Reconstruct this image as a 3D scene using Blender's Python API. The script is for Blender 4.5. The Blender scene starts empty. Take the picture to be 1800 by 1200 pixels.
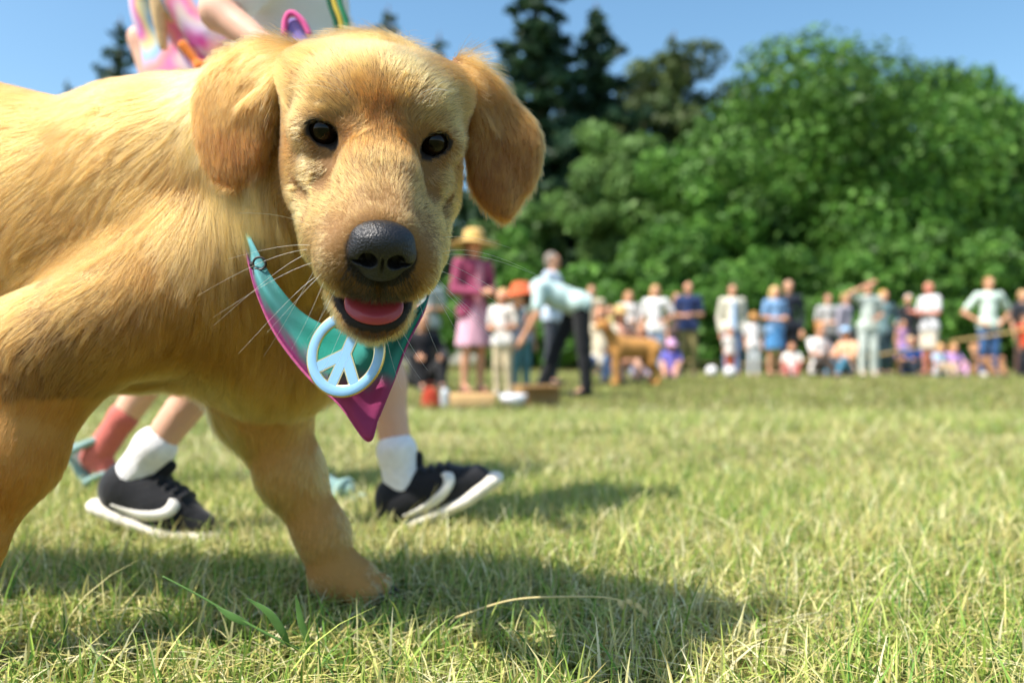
import bpy, math, random
import numpy as np
from mathutils import Vector, Matrix

# ------------------------------------------------------------------ camera
FPX, HOR, CAMH = 1400.0, 636.0, 0.25          # focal length in px of an 1800 px wide frame, horizon row, camera height
sc = bpy.context.scene
cam_data = bpy.data.cameras.new('camera')
cam_data.sensor_width = 36.0
cam_data.lens = 28.0
cam_data.shift_y = (HOR - 600.0) / 1800.0
cam_data.clip_start = 0.02
cam_data.clip_end = 2000.0
cam_data.dof.use_dof = True
cam_data.dof.focus_distance = 0.56
cam_data.dof.aperture_fstop = 4.1
camera = bpy.data.objects.new('camera', cam_data)
sc.collection.objects.link(camera)
camera.location = (0, 0, CAMH)
camera.rotation_euler = (math.radians(90), 0, 0)
sc.camera = camera

# ------------------------------------------------------------------ world, sun, exposure
SUN_TO = Vector((-0.48, -0.25, 0.83)).normalized()      # direction towards the sun
SUN_EL = math.asin(SUN_TO.z)
SUN_AZ = math.atan2(SUN_TO.x, SUN_TO.y)                  # clockwise from +Y
world = bpy.data.worlds.new('World')
sc.world = world
world.use_nodes = True
wn, wl = world.node_tree.nodes, world.node_tree.links
wn.clear()
w_out = wn.new('ShaderNodeOutputWorld')
w_bg = wn.new('ShaderNodeBackground')
w_sky = wn.new('ShaderNodeTexSky')
w_sky.sky_type = 'NISHITA'
w_sky.sun_disc = False
w_sky.sun_elevation = SUN_EL
w_sky.sun_rotation = SUN_AZ
w_sky.altitude = 50.0
w_sky.air_density = 1.0
w_sky.dust_density = 1.2
w_sky.ozone_density = 1.0
w_bg.inputs['Strength'].default_value = 0.135
w_hs = wn.new('ShaderNodeHueSaturation')                 # a clearer, slightly more cyan summer sky all round
w_hs.inputs['Hue'].default_value = 0.488
w_hs.inputs['Saturation'].default_value = 1.15
wl.new(w_sky.outputs[0], w_hs.inputs['Color'])
wl.new(w_hs.outputs[0], w_bg.inputs[0])
wl.new(w_bg.outputs[0], w_out.inputs[0])
sun_data = bpy.data.lights.new('sun', 'SUN')
sun_data.energy = 4.8
sun_data.angle = math.radians(0.53)
sun_data.color = (1.0, 0.94, 0.85)
sun = bpy.data.objects.new('sun', sun_data)
sc.collection.objects.link(sun)
sun.location = SUN_TO * 40
sun.rotation_euler = (-SUN_TO).to_track_quat('-Z', 'Y').to_euler()
vs = sc.view_settings
vs.view_transform = 'Standard'
vs.look = 'None'
vs.exposure = 0.73
vs.gamma = 1.0
vs.use_curve_mapping = False
sc.cycles.max_bounces = 10
sc.cycles.diffuse_bounces = 4
sc.cycles.glossy_bounces = 6
sc.cycles.transmission_bounces = 8
sc.cycles.use_denoising = True
sc.cycles_curves.shape = 'RIBBONS'
sc.cycles_curves.subdivisions = 2

# ------------------------------------------------------------------ helpers
rng = np.random.default_rng(7)
COL = sc.collection


def P(px, py, d):
    """World point seen at photo pixel (px, py) when it stands d metres in front of the camera."""
    return np.array([(px - 900.0) / FPX * d, d, CAMH + (HOR - py) / FPX * d])


def srgb(*c):
    return tuple((x / 12.92 if x <= 0.04045 else ((x + 0.055) / 1.055) ** 2.4) for x in c)


def hexc(h):
    return srgb(*(int(h[i:i + 2], 16) / 255 for i in (0, 2, 4)))


def tag(o, label=None, cat=None, group=None, kind=None):
    if label: o['label'] = label
    if cat: o['category'] = cat
    if group: o['group'] = group
    if kind: o['kind'] = kind
    return o


def empty(name, loc=(0, 0, 0), rz=0.0):
    o = bpy.data.objects.new(name, None)
    o.empty_display_size = 0.05
    COL.objects.link(o)
    o.location = loc
    o.rotation_euler = (0, 0, rz)
    return o


def mesh_np(name, v, f, mat=None, parent=None, smooth=True, colors=None):
    """v (n,3) array, f (m,3|4) int array or a list of face lists."""
    me = bpy.data.meshes.new(name)
    if isinstance(f, np.ndarray) and f.ndim == 2:
        v = np.ascontiguousarray(v, dtype=np.float32)
        m, k = f.shape
        me.vertices.add(len(v)); me.vertices.foreach_set('co', v.ravel())
        me.loops.add(m * k); me.loops.foreach_set('vertex_index', np.ascontiguousarray(f, dtype=np.int32).ravel())
        me.polygons.add(m); me.polygons.foreach_set('loop_start', np.arange(0, m * k, k, dtype=np.int32))
        me.update(calc_edges=True)
    else:
        me.from_pydata([tuple(map(float, p)) for p in v], [], [list(map(int, q)) for q in f])
    if smooth:
        me.polygons.foreach_set('use_smooth', np.ones(len(me.polygons), dtype=bool))
    if colors is not None:
        a = me.attributes.new('tint', 'FLOAT_COLOR', 'POINT')
        c = np.ones((len(me.vertices), 4), dtype=np.float32); c[:, :3] = colors
        a.data.foreach_set('color', c.ravel())
    me.update()
    o = bpy.data.objects.new(name, me)
    COL.objects.link(o)
    if mat: me.materials.append(mat)
    if parent: o.parent = parent
    return o


class Field:
    """Signed distance field on a rectilinear grid, meshed with surface nets."""
    def __init__(self, xs, ys, zs):
        self.g = [np.asarray(a, dtype=np.float32) for a in (xs, ys, zs)]
        self.S = np.full([len(a) for a in self.g], 0.06, dtype=np.float32)

    def block(self, lo, hi, m):
        sl = []
        for a, l, h in zip(self.g, lo, hi):
            i0 = max(0, np.searchsorted(a, l - m) - 1); i1 = min(len(a), np.searchsorted(a, h + m) + 1)
            if i1 <= i0: return None, None
            sl.append(slice(i0, i1))
        sl = tuple(sl)
        return sl, np.meshgrid(*(a[s] for a, s in zip(self.g, sl)), indexing='ij', sparse=True)

    def comb(self, sl, d, k, op):
        a = self.S[sl]
        if op == 'add':
            if k > 0:
                h = np.clip(0.5 + 0.5 * (a - d) / k, 0, 1)
                r = a * (1 - h) + d * h - k * h * (1 - h)
            else: r = np.minimum(a, d)
        else:                                               # subtract
            if k > 0:
                h = np.clip(0.5 - 0.5 * (a + d) / k, 0, 1)
                r = a * (1 - h) - d * h + k * h * (1 - h)
            else: r = np.maximum(a, -d)
        self.S[sl] = r

    def ell(self, c, r, ax=None, k=0.01, op='add'):
        c = np.asarray(c, dtype=np.float32); r = np.asarray(r, dtype=np.float32) * np.ones(3, dtype=np.float32)
        R = np.eye(3, dtype=np.float32) if ax is None else np.asarray(ax, dtype=np.float32)    # rows: local axes
        e = np.sqrt(((R * r[:, None]) ** 2).sum(0))
        sl, G = self.block(c - e, c + e, max(k, 0.01) * 1.5)
        if sl is None: return self
        q = [G[i] - c[i] for i in range(3)]
        k0 = 0; k1 = 0
        for i in range(3):
            l = R[i, 0] * q[0] + R[i, 1] * q[1] + R[i, 2] * q[2]
            k0 = k0 + (l / r[i]) ** 2; k1 = k1 + (l / r[i] ** 2) ** 2
        k0 = np.sqrt(k0); k1 = np.sqrt(k1) + 1e-9
        self.comb(sl, np.where(k0 < 0.15, -r.min(), k0 * (k0 - 1) / k1), k, op)
        return self

    def cone(self, a, b, ra, rb, k=0.01, op='add', squash=None):
        """Round cone from a to b; squash=(axis, factor) flattens the distance along a world axis."""
        a = np.asarray(a, dtype=np.float32); b = np.asarray(b, dtype=np.float32)
        rm = max(ra, rb)
        if squash is not None: rm = rm * max(1.0, 1.0 / squash[1])
        sl, G = self.block(np.minimum(a, b) - rm, np.maximum(a, b) + rm, max(k, 0.01) * 1.5)
        if sl is None: return self
        ab = b - a; L = float(ab @ ab) + 1e-12
        q = [G[i] - a[i] for i in range(3)]
        t = np.clip((q[0] * ab[0] + q[1] * ab[1] + q[2] * ab[2]) / L, 0, 1)
        e = [q[i] - t * ab[i] for i in range(3)]
        if squash is not None:
            n = np.asarray(squash[0], dtype=np.float32)
            dn = e[0] * n[0] + e[1] * n[1] + e[2] * n[2]
            s = squash[1] - 1
            e = [e[i] + s * dn * n[i] for i in range(3)]
        d = np.sqrt(e[0] ** 2 + e[1] ** 2 + e[2] ** 2) - (ra + (rb - ra) * t)
        self.comb(sl, d, k, op)
        return self

    def chain(self, pts, rad, k=0.01, k0=None, op='add'):
        for i in range(len(pts) - 1):
            self.cone(pts[i], pts[i + 1], rad[i], rad[i + 1], k0 if (i == 0 and k0) else k, op)
        return self

    def mesh(self):
        S = self.S; n = np.array(S.shape)
        ins = S < 0
        cnt = np.zeros(n - 1, dtype=np.int8)
        for dx in (0, 1):
            for dy in (0, 1):
                for dz in (0, 1):
                    cnt += ins[dx:n[0] - 1 + dx, dy:n[1] - 1 + dy, dz:n[2] - 1 + dz]
        act = np.argwhere((cnt > 0) & (cnt < 8))
        idx = np.full(n - 1, -1, dtype=np.int64)
        idx[tuple(act.T)] = np.arange(len(act))
        pos = np.zeros((len(act), 3)); w = np.zeros(len(act))
        corners = [np.array([i, j, k]) for i in (0, 1) for j in (0, 1) for k in (0, 1)]
        val = {tuple(c): S[tuple((act + c).T)] for c in corners}
        for ax in range(3):
            for c in corners:
                if c[ax]: continue
                c2 = c.copy(); c2[ax] = 1
                a, b = val[tuple(c)], val[tuple(c2)]
                m = (a < 0) != (b < 0)
                t = np.where(m, a / np.where(np.abs(a - b) < 1e-12, 1e-12, a - b), 0)
                p = np.tile(c.astype(float), (len(act), 1)); p[:, ax] = t
                pos += p * m[:, None]; w += m
        pos = act + pos / np.maximum(w, 1)[:, None]
        V = np.stack([np.interp(pos[:, i], np.arange(n[i]), self.g[i]) for i in range(3)], 1)
        F = []
        for ax in range(3):
            u, v = (ax + 1) % 3, (ax + 2) % 3
            s0 = [slice(None)] * 3; s1 = [slice(None)] * 3
            s0[ax] = slice(0, -1); s1[ax] = slice(1, None)
            A, B = ins[tuple(s0)], ins[tuple(s1)]
            e = np.argwhere(A != B)
            ok = (e[:, u] > 0) & (e[:, v] > 0) & (e[:, u] < n[u] - 1) & (e[:, v] < n[v] - 1)
            e = e[ok]
            du = np.zeros(3, int); du[u] = 1
            dv = np.zeros(3, int); dv[v] = 1
            q = np.stack([idx[tuple((e - du - dv).T)], idx[tuple((e - dv).T)], idx[tuple(e.T)], idx[tuple((e - du).T)]], 1)
            flip = ~A[tuple(e.T)]
            q[flip] = q[flip][:, ::-1]
            F.append(q)
        return V, np.concatenate(F)


def smooth_mesh(V, F, it=2, lam=0.5):
    E = np.concatenate([F[:, [i, (i + 1) % F.shape[1]]] for i in range(F.shape[1])])
    n = len(V)
    deg = np.bincount(E.ravel(), minlength=n)[:, None]
    for s in range(it * 2):
        acc = np.zeros_like(V)
        for c in range(3):
            acc[:, c] = np.bincount(E[:, 0], V[E[:, 1], c], n) + np.bincount(E[:, 1], V[E[:, 0], c], n)
        V = V + (lam if s % 2 == 0 else -lam * 1.05) * (acc / np.maximum(deg, 1) - V)
    return V


def vnormals(V, F):
    n = np.cross(V[F[:, 2]] - V[F[:, 0]], V[F[:, 3 if F.shape[1] == 4 else 1]] - V[F[:, 1 if F.shape[1] == 4 else 0]])
    if F.shape[1] == 3: n = np.cross(V[F[:, 1]] - V[F[:, 0]], V[F[:, 2]] - V[F[:, 0]])
    N = np.zeros_like(V)
    for i in range(F.shape[1]):
        np.add.at(N, F[:, i], n)
    return N / (np.linalg.norm(N, axis=1, keepdims=True) + 1e-12)


def grid_axis(*segs):
    """segs: (start, end, step) pieces joined into one increasing axis."""
    out = []
    for a, b, s in segs:
        out.append(np.arange(a, b - 1e-9, s))
    return np.concatenate(out)


# ------------------------------------------------------------------ materials
def new_mat(name):
    m = bpy.data.materials.new(name); m.use_nodes = True
    nt = m.node_tree
    return m, nt, nt.nodes['Principled BSDF'], nt.nodes['Material Output']


MATS = {}


def cloth_mat(name, col, rough=0.9, var=0.12, scale=60.0, bump=0.15, sheen=0.2, spec=0.25):
    """Plain matter with slight procedural colour and relief variation."""
    if name in MATS: return MATS[name]
    m, nt, b, out = new_mat(name)
    tc = nt.nodes.new('ShaderNodeTexCoord')
    no = nt.nodes.new('ShaderNodeTexNoise'); no.inputs['Scale'].default_value = scale; no.inputs['Detail'].default_value = 4
    nt.links.new(tc.outputs['Object'], no.inputs['Vector'])
    mr = nt.nodes.new('ShaderNodeMapRange')
    mr.inputs['To Min'].default_value = 1 - var * 1.6; mr.inputs['To Max'].default_value = 1 + var * 1.6
    nt.links.new(no.outputs['Fac'], mr.inputs['Value'])
    mx = nt.nodes.new('ShaderNodeMix'); mx.data_type = 'RGBA'; mx.blend_type = 'MULTIPLY'; mx.inputs['Factor'].default_value = 1
    mx.inputs['A'].default_value = (*col, 1)
    nt.links.new(mr.outputs[0], mx.inputs['B'])
    nt.links.new(mx.outputs['Result'], b.inputs['Base Color'])
    b.inputs['Roughness'].default_value = rough
    b.inputs['Specular IOR Level'].default_value = spec
    b.inputs['Sheen Weight'].default_value = sheen
    if bump:
        bp = nt.nodes.new('ShaderNodeBump'); bp.inputs['Strength'].default_value = bump; bp.inputs['Distance'].default_value = 0.003
        nt.links.new(no.outputs['Fac'], bp.inputs['Height']); nt.links.new(bp.outputs[0], b.inputs['Normal'])
    MATS[name] = m
    return m


def skin_mat(name, col):
    if name in MATS: return MATS[name]
    m = cloth_mat(name, col, rough=0.55, var=0.06, scale=30, bump=0.05, sheen=0.0, spec=0.4)
    b = m.node_tree.nodes['Principled BSDF']
    b.inputs['Subsurface Weight'].default_value = 0.15
    b.inputs['Subsurface Radius'].default_value = (0.01, 0.004, 0.002)
    b.inputs['Subsurface Scale'].default_value = 0.6
    return m


def tint_mat(name, rough=0.6, spec=0.3, bump=0.0, bscale=200.0, translucent=0.0, noise=0.0):
    """Colour comes from the mesh's own 'tint' attribute (the thing's own pigment)."""
    if name in MATS: return MATS[name]
    m, nt, b, out = new_mat(name)
    at = nt.nodes.new('ShaderNodeAttribute'); at.attribute_name = 'tint'
    nt.links.new(at.outputs['Color'], b.inputs['Base Color'])
    b.inputs['Roughness'].default_value = rough
    b.inputs['Specular IOR Level'].default_value = spec
    if bump:
        tc = nt.nodes.new('ShaderNodeTexCoord')
        no = nt.nodes.new('ShaderNodeTexNoise'); no.inputs['Scale'].default_value = bscale; no.inputs['Detail'].default_value = 3
        nt.links.new(tc.outputs['Object'], no.inputs['Vector'])
        bp = nt.nodes.new('ShaderNodeBump'); bp.inputs['Strength'].default_value = bump; bp.inputs['Distance'].default_value = 0.002
        nt.links.new(no.outputs['Fac'], bp.inputs['Height']); nt.links.new(bp.outputs[0], b.inputs['Normal'])
    if translucent:
        tr = nt.nodes.new('ShaderNodeBsdfTranslucent'); nt.links.new(at.outputs['Color'], tr.inputs['Color'])
        mix = nt.nodes.new('ShaderNodeMixShader'); mix.inputs[0].default_value = translucent
        nt.links.new(b.outputs[0], mix.inputs[1]); nt.links.new(tr.outputs[0], mix.inputs[2])
        nt.links.new(mix.outputs[0], out.inputs['Surface'])
    MATS[name] = m
    return m
# ------------------------------------------------------------------ dog: head frame
YAW, PITCH, ROLL = math.radians(12.5), math.radians(30.5), math.radians(2.8)
E0 = P(667, 245, 0.56)
_f = np.array([math.sin(YAW) * math.cos(PITCH), -math.cos(YAW) * math.cos(PITCH), -math.sin(PITCH)])
_r = np.array([math.cos(YAW), math.sin(YAW), 0.0])
_u = np.cross(_f, _r)
_r2 = _r * math.cos(ROLL) - _u * math.sin(ROLL)
_u2 = _u * math.cos(ROLL) + _r * math.sin(ROLL)
HR, HF, HU = _r2, _f, _u2
HAX = np.stack([HR, HF, HU])


def H(r, f, u):
    """Head frame (cm): r to the picture's right, f along the muzzle, u up; origin between the eyes."""
    return E0 + (HR * r + HF * f + HU * u) * 0.01


def toH(Q):
    return (np.asarray(Q) - E0) @ HAX.T * 100.0


def rot_ax(deg_u=0, deg_r=0, deg_f=0):
    """Head axes turned about head up / right / forward."""
    m = Matrix.Rotation(math.radians(deg_u), 3, 'Z') @ Matrix.Rotation(math.radians(deg_r), 3, 'X') @ Matrix.Rotation(math.radians(deg_f), 3, 'Y')
    return np.array(m).T @ HAX


EYE_C = {-1: (-3.85, -0.86, 0.0), 1: (3.92, -0.86, 0.0)}     # eyeball centres
EYE_R = 1.06
def almond_ax(s):
    return rot_ax(deg_u=-s * 14, deg_f=-s * 24)


def head_prims(F):
    F.ell(H(0, -6.3, 0.1), (.064, .072, .050), HAX, k=.02)                    # cranium
    F.ell(H(0, -3.5, 1.6), (.052, .030, .034), HAX, k=.02)                    # forehead
    for s in (-1, 1):
        F.ell(H(s * 4.7, -6.2, 2.4), (.023, .026, .017), HAX, k=.025)         # ear base
        F.ell(H(s * 2.7, -2.15, 2.0), (.020, .016, .0135), HAX, k=.016)      # brow
        F.ell(H(s * 4.0, -4.3, -2.6), (.024, .036, .034), HAX, k=.02)         # cheek
        F.ell(H(s * 3.9, -2.6, -4.2), (.022, .036, .026), HAX, k=.018)        # cheek below the eye
        F.cone(H(s * 3.75, -1.0, -5.0), H(s * 3.15, 4.6, -6.2), .0205, .0180, k=.014)   # cheek to flew
        F.ell(H(s * 4.05, -1.3, -0.1), (.0215, .0155, .0165), HAX, k=.010)   # lids
    for s in (-1, 1):
        F.cone(H(s * .95, -1.7, 0.35), H(s * .9, 3.0, -1.75), .0180, .0165, k=.012)
        F.cone(H(s * .9, 3.0, -1.75), H(s * .85, 8.2, -3.4), .0165, .0130, k=.008)      # bridge, flat on top
    F.cone(H(0, -1.0, -3.2), H(0, 7.4, -5.0), .031, .0240, k=.016)            # muzzle core
    for s in (-1, 1):
        F.cone(H(s * 2.5, 1.5, -4.6), H(s * 2.15, 7.9, -5.6), .0225, .0195, k=.012)       # flews
        F.cone(H(s * 2.6, 2.5, -5.9), H(s * 2.2, 7.6, -6.75), .0175, .0150, k=.012)
    F.ell(H(0, 8.8, -6.3), (.021, .013, .0165), HAX, k=.01)                   # front of the upper lip
    F.ell(H(0, 8.7, -3.7), (.020, .011, .015), HAX, k=.008)                   # nose base
    for s in (-1, 1):
        F.ell(H(s * 4.5, 3.4, -2.4), (.010, .020, .009), rot_ax(deg_u=-s * 12), k=.008, op='sub')
        F.ell(H(s * 3.9, -.1, -2.5), (.013, .012, .010), HAX, k=.010)            # cheekbone
        F.ell(H(s * 4.9, 2.0, -4.3), (.010, .020, .0035), rot_ax(deg_r=-14), k=.008, op='sub')         # crease under it      # hollow beside the bridge
    F.ell(H(0, 10.2, -6.9), (.0014, .006, .013), HAX, k=.005, op='sub')       # groove of the upper lip


def jaw_prims(F):
    # lower jaw, dropped open
    F.cone(H(0, -4.0, -6.4), H(0, 7.2, -10.7), .030, .0135, k=.014)
    for s in (-1, 1):
        F.cone(H(s * 2.7, -2.0, -6.6), H(s * 1.65, 6.4, -10.0), .0165, .0108, k=.010)
    F.ell(H(0, 7.5, -10.4), (.0215, .013, .0115), HAX, k=.008)
    F.ell(H(0, -5.5, -5.0), (.047, .04, .034), HAX, k=.02)                    # throat


MOUTH = [((0, 6.8, -8.55), (.0265, .046, .0105), -12), ((0, 5.3, -8.1), (.022, .05, .009), -12)]


def carve(F):
    # mouth opening: a wedge between the upper lip and the jaw
    for c, r, a in MOUTH:
        F.ell(H(*c), r, rot_ax(deg_r=a), k=.005, op='sub')
    for s in (-1, 1):
        ex = EYE_C[s]
        F.ell(H(ex[0], ex[1] + 1.0, ex[2]), (.0110, .011, .0071), almond_ax(s), k=.003, op='sub')
        F.ell(H(*ex), EYE_R * .01, None, k=.001, op='sub')


def body_prims(F):
    F.ell((-.345, .765, .366), (.186, .094, .142), k=.04)                     # rib cage
    F.ell((-.60, .775, .395), (.22, .080, .102), k=.05)                       # loin
    F.ell((-.80, .775, .395), (.125, .090, .115), k=.05)                      # rump
    F.ell((-.56, .77, .462), (.13, .055, .055), k=.05)                        # back
    nb = H(0, -10.0, -0.5)
    F.cone((-.33, .765, .425), nb, .080, .056, k=.04)                         # neck top
    F.cone((-.255, .75, .355), H(0, -8.0, -5.5), .090, .052, k=.04)           # neck front
    F.ell((-.225, .755, .285), (.075, .075, .085), k=.05)                     # brisket
    # near shoulder and foreleg, swung back
    F.ell((-.305, .695, .385), (.060, .035, .095), rotY(-22), k=.035)
    F.cone((-.265, .690, .328), (-.388, .668, .258), .060, .049, k=.03)
    F.chain([(-.388, .668, .258), (-.414, .655, .175), (-.448, .648, .098), (-.482, .645, .055)], [.048, .037, .026, .025], k=.02)
    paw(F, np.array([-.490, .643, .0]), 1.0)
    # far foreleg, stepping forward
    F.cone((-.235, .795, .32), (-.250, .80, .215), .062, .047, k=.03)
    F.chain([(-.250, .80, .215), (-.226, .81, .14), (-.196, .82, .075), (-.187, .822, .045)], [.042, .030, .0240, .024], k=.02)
    paw(F, np.array([-.186, .825, .0]), 1.0)
    # hind legs
    for (y, o) in ((.705, 0.0), (.845, .10)):
        F.ell((-.815, y, .34), (.085, .045, .105), rotY(12), k=.03)
        F.chain([(-.775 + o * .4, y, .27), (-.765 + o, y, .20), (-.885 + o, y, .125), (-.875 + o, y, .045)], [.070, .046, .028, .025], k=.02)
        paw(F, np.array([-.868 + o, y, .0]), .95)
    # tail
    F.chain([(-.90, .775, .455), (-1.0, .78, .50), (-1.10, .785, .56), (-1.16, .79, .63)], [.035, .030, .026, .016], k=.02)


def rotY(deg):
    return np.array(Matrix.Rotation(math.radians(deg), 3, 'Y')).T


def paw(F, b, s):
    F.ell(b + np.array([.012, 0, .026]) * s, (.036 * s, .029 * s, .024 * s), k=.015)
    for j, (dx, dy) in enumerate(((.034, -.021), (.043, -.008), (.043, .007), (.034, .020))):
        F.ell(b + np.array([dx, dy, .0165]) * s, (.0185 * s, .0098 * s, .0155 * s), k=.003)


def build_dog_mesh():
    hx0, hx1 = -.20, .02
    F = Field(grid_axis((-1.22, -.50, .010), (-.50, -.20, .006), (-.20, .005, .0026), (.005, .03, .006)),
              grid_axis((.40, .455, .006), (.455, .64, .0026), (.64, .92, .006)),
              grid_axis((-.012, .05, .0045), (.05, .235, .006), (.235, .50, .0026), (.50, .68, .007)))
    body_prims(F)
    head_prims(F)
    jaw_prims(F)
    carve(F)
    V, Q = F.mesh()
    V = smooth_mesh(V, Q, 1, 0.4)
    return V, Q


# ear outlines: photo pixels + depth, from the root along the hanging flap
EARS = {
    -1: dict(out=[(545, 92, .602), (500, 72, .618), (440, 78, .632), (392, 100, .640), (358, 145, .645), (345, 205, .646), (352, 265, .643),
                  (376, 312, .638), (412, 331, .630), (447, 312, .622), (470, 272, .614), (486, 215, .606), (500, 160, .600), (525, 118, .598)],
             bulge=.009),
    1: dict(out=[(792, 112, .630), (815, 100, .640), (850, 122, .652), (888, 165, .660), (928, 205, .664), (950, 252, .664), (942, 310, .660),
                 (917, 352, .655), (893, 382, .648), (860, 374, .640), (832, 338, .634), (818, 285, .630), (812, 225, .627), (803, 160, .625)],
            bulge=.009),
}


def build_ear(s):
    """Thick curved flap: rings shrinking towards the middle, front and back sheets."""
    e = EARS[s]
    O = np.array([P(*p) for p in e['out']])
    # resample the closed outline smoothly
    n = 64
    m = len(O)
    t = np.linspace(0, m, n, endpoint=False)
    i = np.floor(t).astype(int); fr = (t - i)[:, None]
    p0, p1, p2, p3 = O[(i - 1) % m], O[i % m], O[(i + 1) % m], O[(i + 2) % m]
    C = .5 * ((2 * p1) + (-p0 + p2) * fr + (2 * p0 - 5 * p1 + 4 * p2 - p3) * fr ** 2 + (-p0 + 3 * p1 - 3 * p2 + p3) * fr ** 3)
    cen = C.mean(0)
    nrm = np.linalg.svd(C - cen)[2][2]
    if nrm[1] > 0: nrm = -nrm                                  # towards the camera side
    V = []; F = []
    rings = [1.0, .96, .86, .7, .5, .3, .12]
    th = .0034
    for side in (1, -1):
        for k, q in enumerate(rings):
            prof = math.sqrt(max(0, 1 - q ** 2.2))
            off = nrm * (e['bulge'] * prof + side * th * min(1, prof * 2.2))
            V.append(cen + (C - cen) * q + off)
    V = np.concatenate(V)
    R = len(rings)
    idx = np.arange(n); nx = (idx + 1) % n
    for side in (0, 1):
        for k in range(R - 1):
            a = side * R * n + k * n
            q = np.stack([a + idx, a + nx, a + n + nx, a + n + idx], 1)
            F.append(q if side == 0 else q[:, ::-1])
    F = np.concatenate(F)
    V = list(V); cap = []
    faces = [list(q) for q in F]
    for side in (0, 1):
        a = side * R * n + (R - 1) * n
        V.append(np.mean(V[a:a + n], axis=0)); ci = len(V) - 1
        for j in range(n):
            faces.append([a + j, a + (j + 1) % n, ci] if side == 0 else [a + (j + 1) % n, a + j, ci])
    # the two sheets share the outline ring (q = 1): stitch
    V = np.array(V)
    tri = []
    for q in faces:
        if len(q) == 4: tri += [[q[0], q[1], q[2]], [q[0], q[2], q[3]]]
        else: tri.append(q)
    tri = np.array(tri)
    tri[tri >= 0] = np.where((tri >= R * n) & (tri < R * n + n), tri - R * n, tri)[tri >= 0]
    used, inv = np.unique(tri, return_inverse=True)
    V = V[used]; tri = inv.reshape(tri.shape)
    V = smooth_mesh(V, tri, 5, .5)
    nv = vnormals(V, tri)
    mid = (R // 2) * n
    if nv[mid] @ nrm < 0: tri = tri[:, ::-1]
    return V, tri, nrm


def uv_sphere(c, r, ax=None, nu=32, nv=20):
    th = np.linspace(0, math.pi, nv)[:, None]; ph = np.linspace(0, 2 * math.pi, nu, endpoint=False)[None]
    X = np.stack([np.sin(th) * np.cos(ph), np.cos(th) * np.ones_like(ph), np.sin(th) * np.sin(ph)], -1).reshape(-1, 3)
    X = X * np.asarray(r)
    if ax is not None: X = X @ np.asarray(ax)
    F = []
    for i in range(nv - 1):
        for j in range(nu):
            a = i * nu + j; b = i * nu + (j + 1) % nu
            F.append([a, b, b + nu, a + nu])
    return X + np.asarray(c), np.array(F)[:, ::-1]


def local_mesh(fn, lo, hi, step):
    """Mesh a small field laid out along the head axes (cm), returned in world space."""
    xs, ys, zs = (np.arange(a, b, step) for a, b in zip(lo, hi))
    F = Field(xs, ys, zs)
    F.S[:] = 3.0
    fn(F)
    V, Q = F.mesh()
    W = E0 + (V[:, :1] * HR + V[:, 1:2] * HF + V[:, 2:3] * HU) * 0.01
    Q = Q[:, ::-1]                                       # (r, f, u) is left-handed: flip the winding
    return smooth_mesh(W, Q, 1, .4), Q


def build_nose():
    def fn(F):
        F.ell((0, 9.9, -3.55), (2.0, 1.35, 1.2), k=.5)
        F.ell((0, 10.5, -4.15), (1.6, .85, 1.3), k=.5)
        for s in (-1, 1):
            F.ell((s * 1.2, 10.15, -4.3), (.95, .95, 1.0), k=.35)           # wings
        F.ell((0, 10.3, -5.2), (1.35, .65, .95), k=.4)                        # down to the lip
        for s in (-1, 1):
            F.ell((s * .86, 11.1, -4.5), (.56, 1.05, .52), k=.18, op='sub')        # nostrils
            F.ell((s * 1.45, 10.9, -4.72), (.50, .6, .14), k=.14, op='sub')         # slit to the side
        F.ell((0, 11.4, -5.1), (.07, .5, .95), k=.15, op='sub')             # groove
    W = local_mesh(fn, (-2.8, 8.0, -6.8), (2.8, 12.4, -1.7), .085)
    return W


def build_tongue():
    def fn(F):
        ax = np.array(Matrix.Rotation(math.radians(-14), 3, 'X')).T
        F.ell((0, 5.6, -8.75), (2.05, 3.4, .45), ax, k=.2)
        F.ell((0, 7.5, -9.3), (2.0, 1.6, .42), np.array(Matrix.Rotation(math.radians(-26), 3, 'X')).T, k=.4)
        F.ell((0, 6.5, -8.25), (.12, 3.2, .35), ax, k=.3, op='sub')
    return local_mesh(fn, (-2.8, 1, -10.5), (2.8, 10.5, -6.5), .1)
# ------------------------------------------------------------------ fur
from mathutils.kdtree import KDTree


def hair_mat(name):
    m = bpy.data.materials.new(name); m.use_nodes = True
    nt = m.node_tree; nt.nodes.clear()
    out = nt.nodes.new('ShaderNodeOutputMaterial')
    h = nt.nodes.new('ShaderNodeBsdfHairPrincipled')
    h.model = 'CHIANG'; h.parametrization = 'COLOR'
    at = nt.nodes.new('ShaderNodeAttribute'); at.attribute_name = 'tint'
    nt.links.new(at.outputs['Color'], h.inputs['Color'])
    h.inputs['Roughness'].default_value = 0.46
    h.inputs['IOR'].default_value = 1.42
    h.inputs['Radial Roughness'].default_value = 0.55
    h.inputs['Coat'].default_value = 0.0
    h.inputs['Random Roughness'].default_value = 0.2
    nt.links.new(h.outputs[0], out.inputs['Surface'])
    return m


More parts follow.
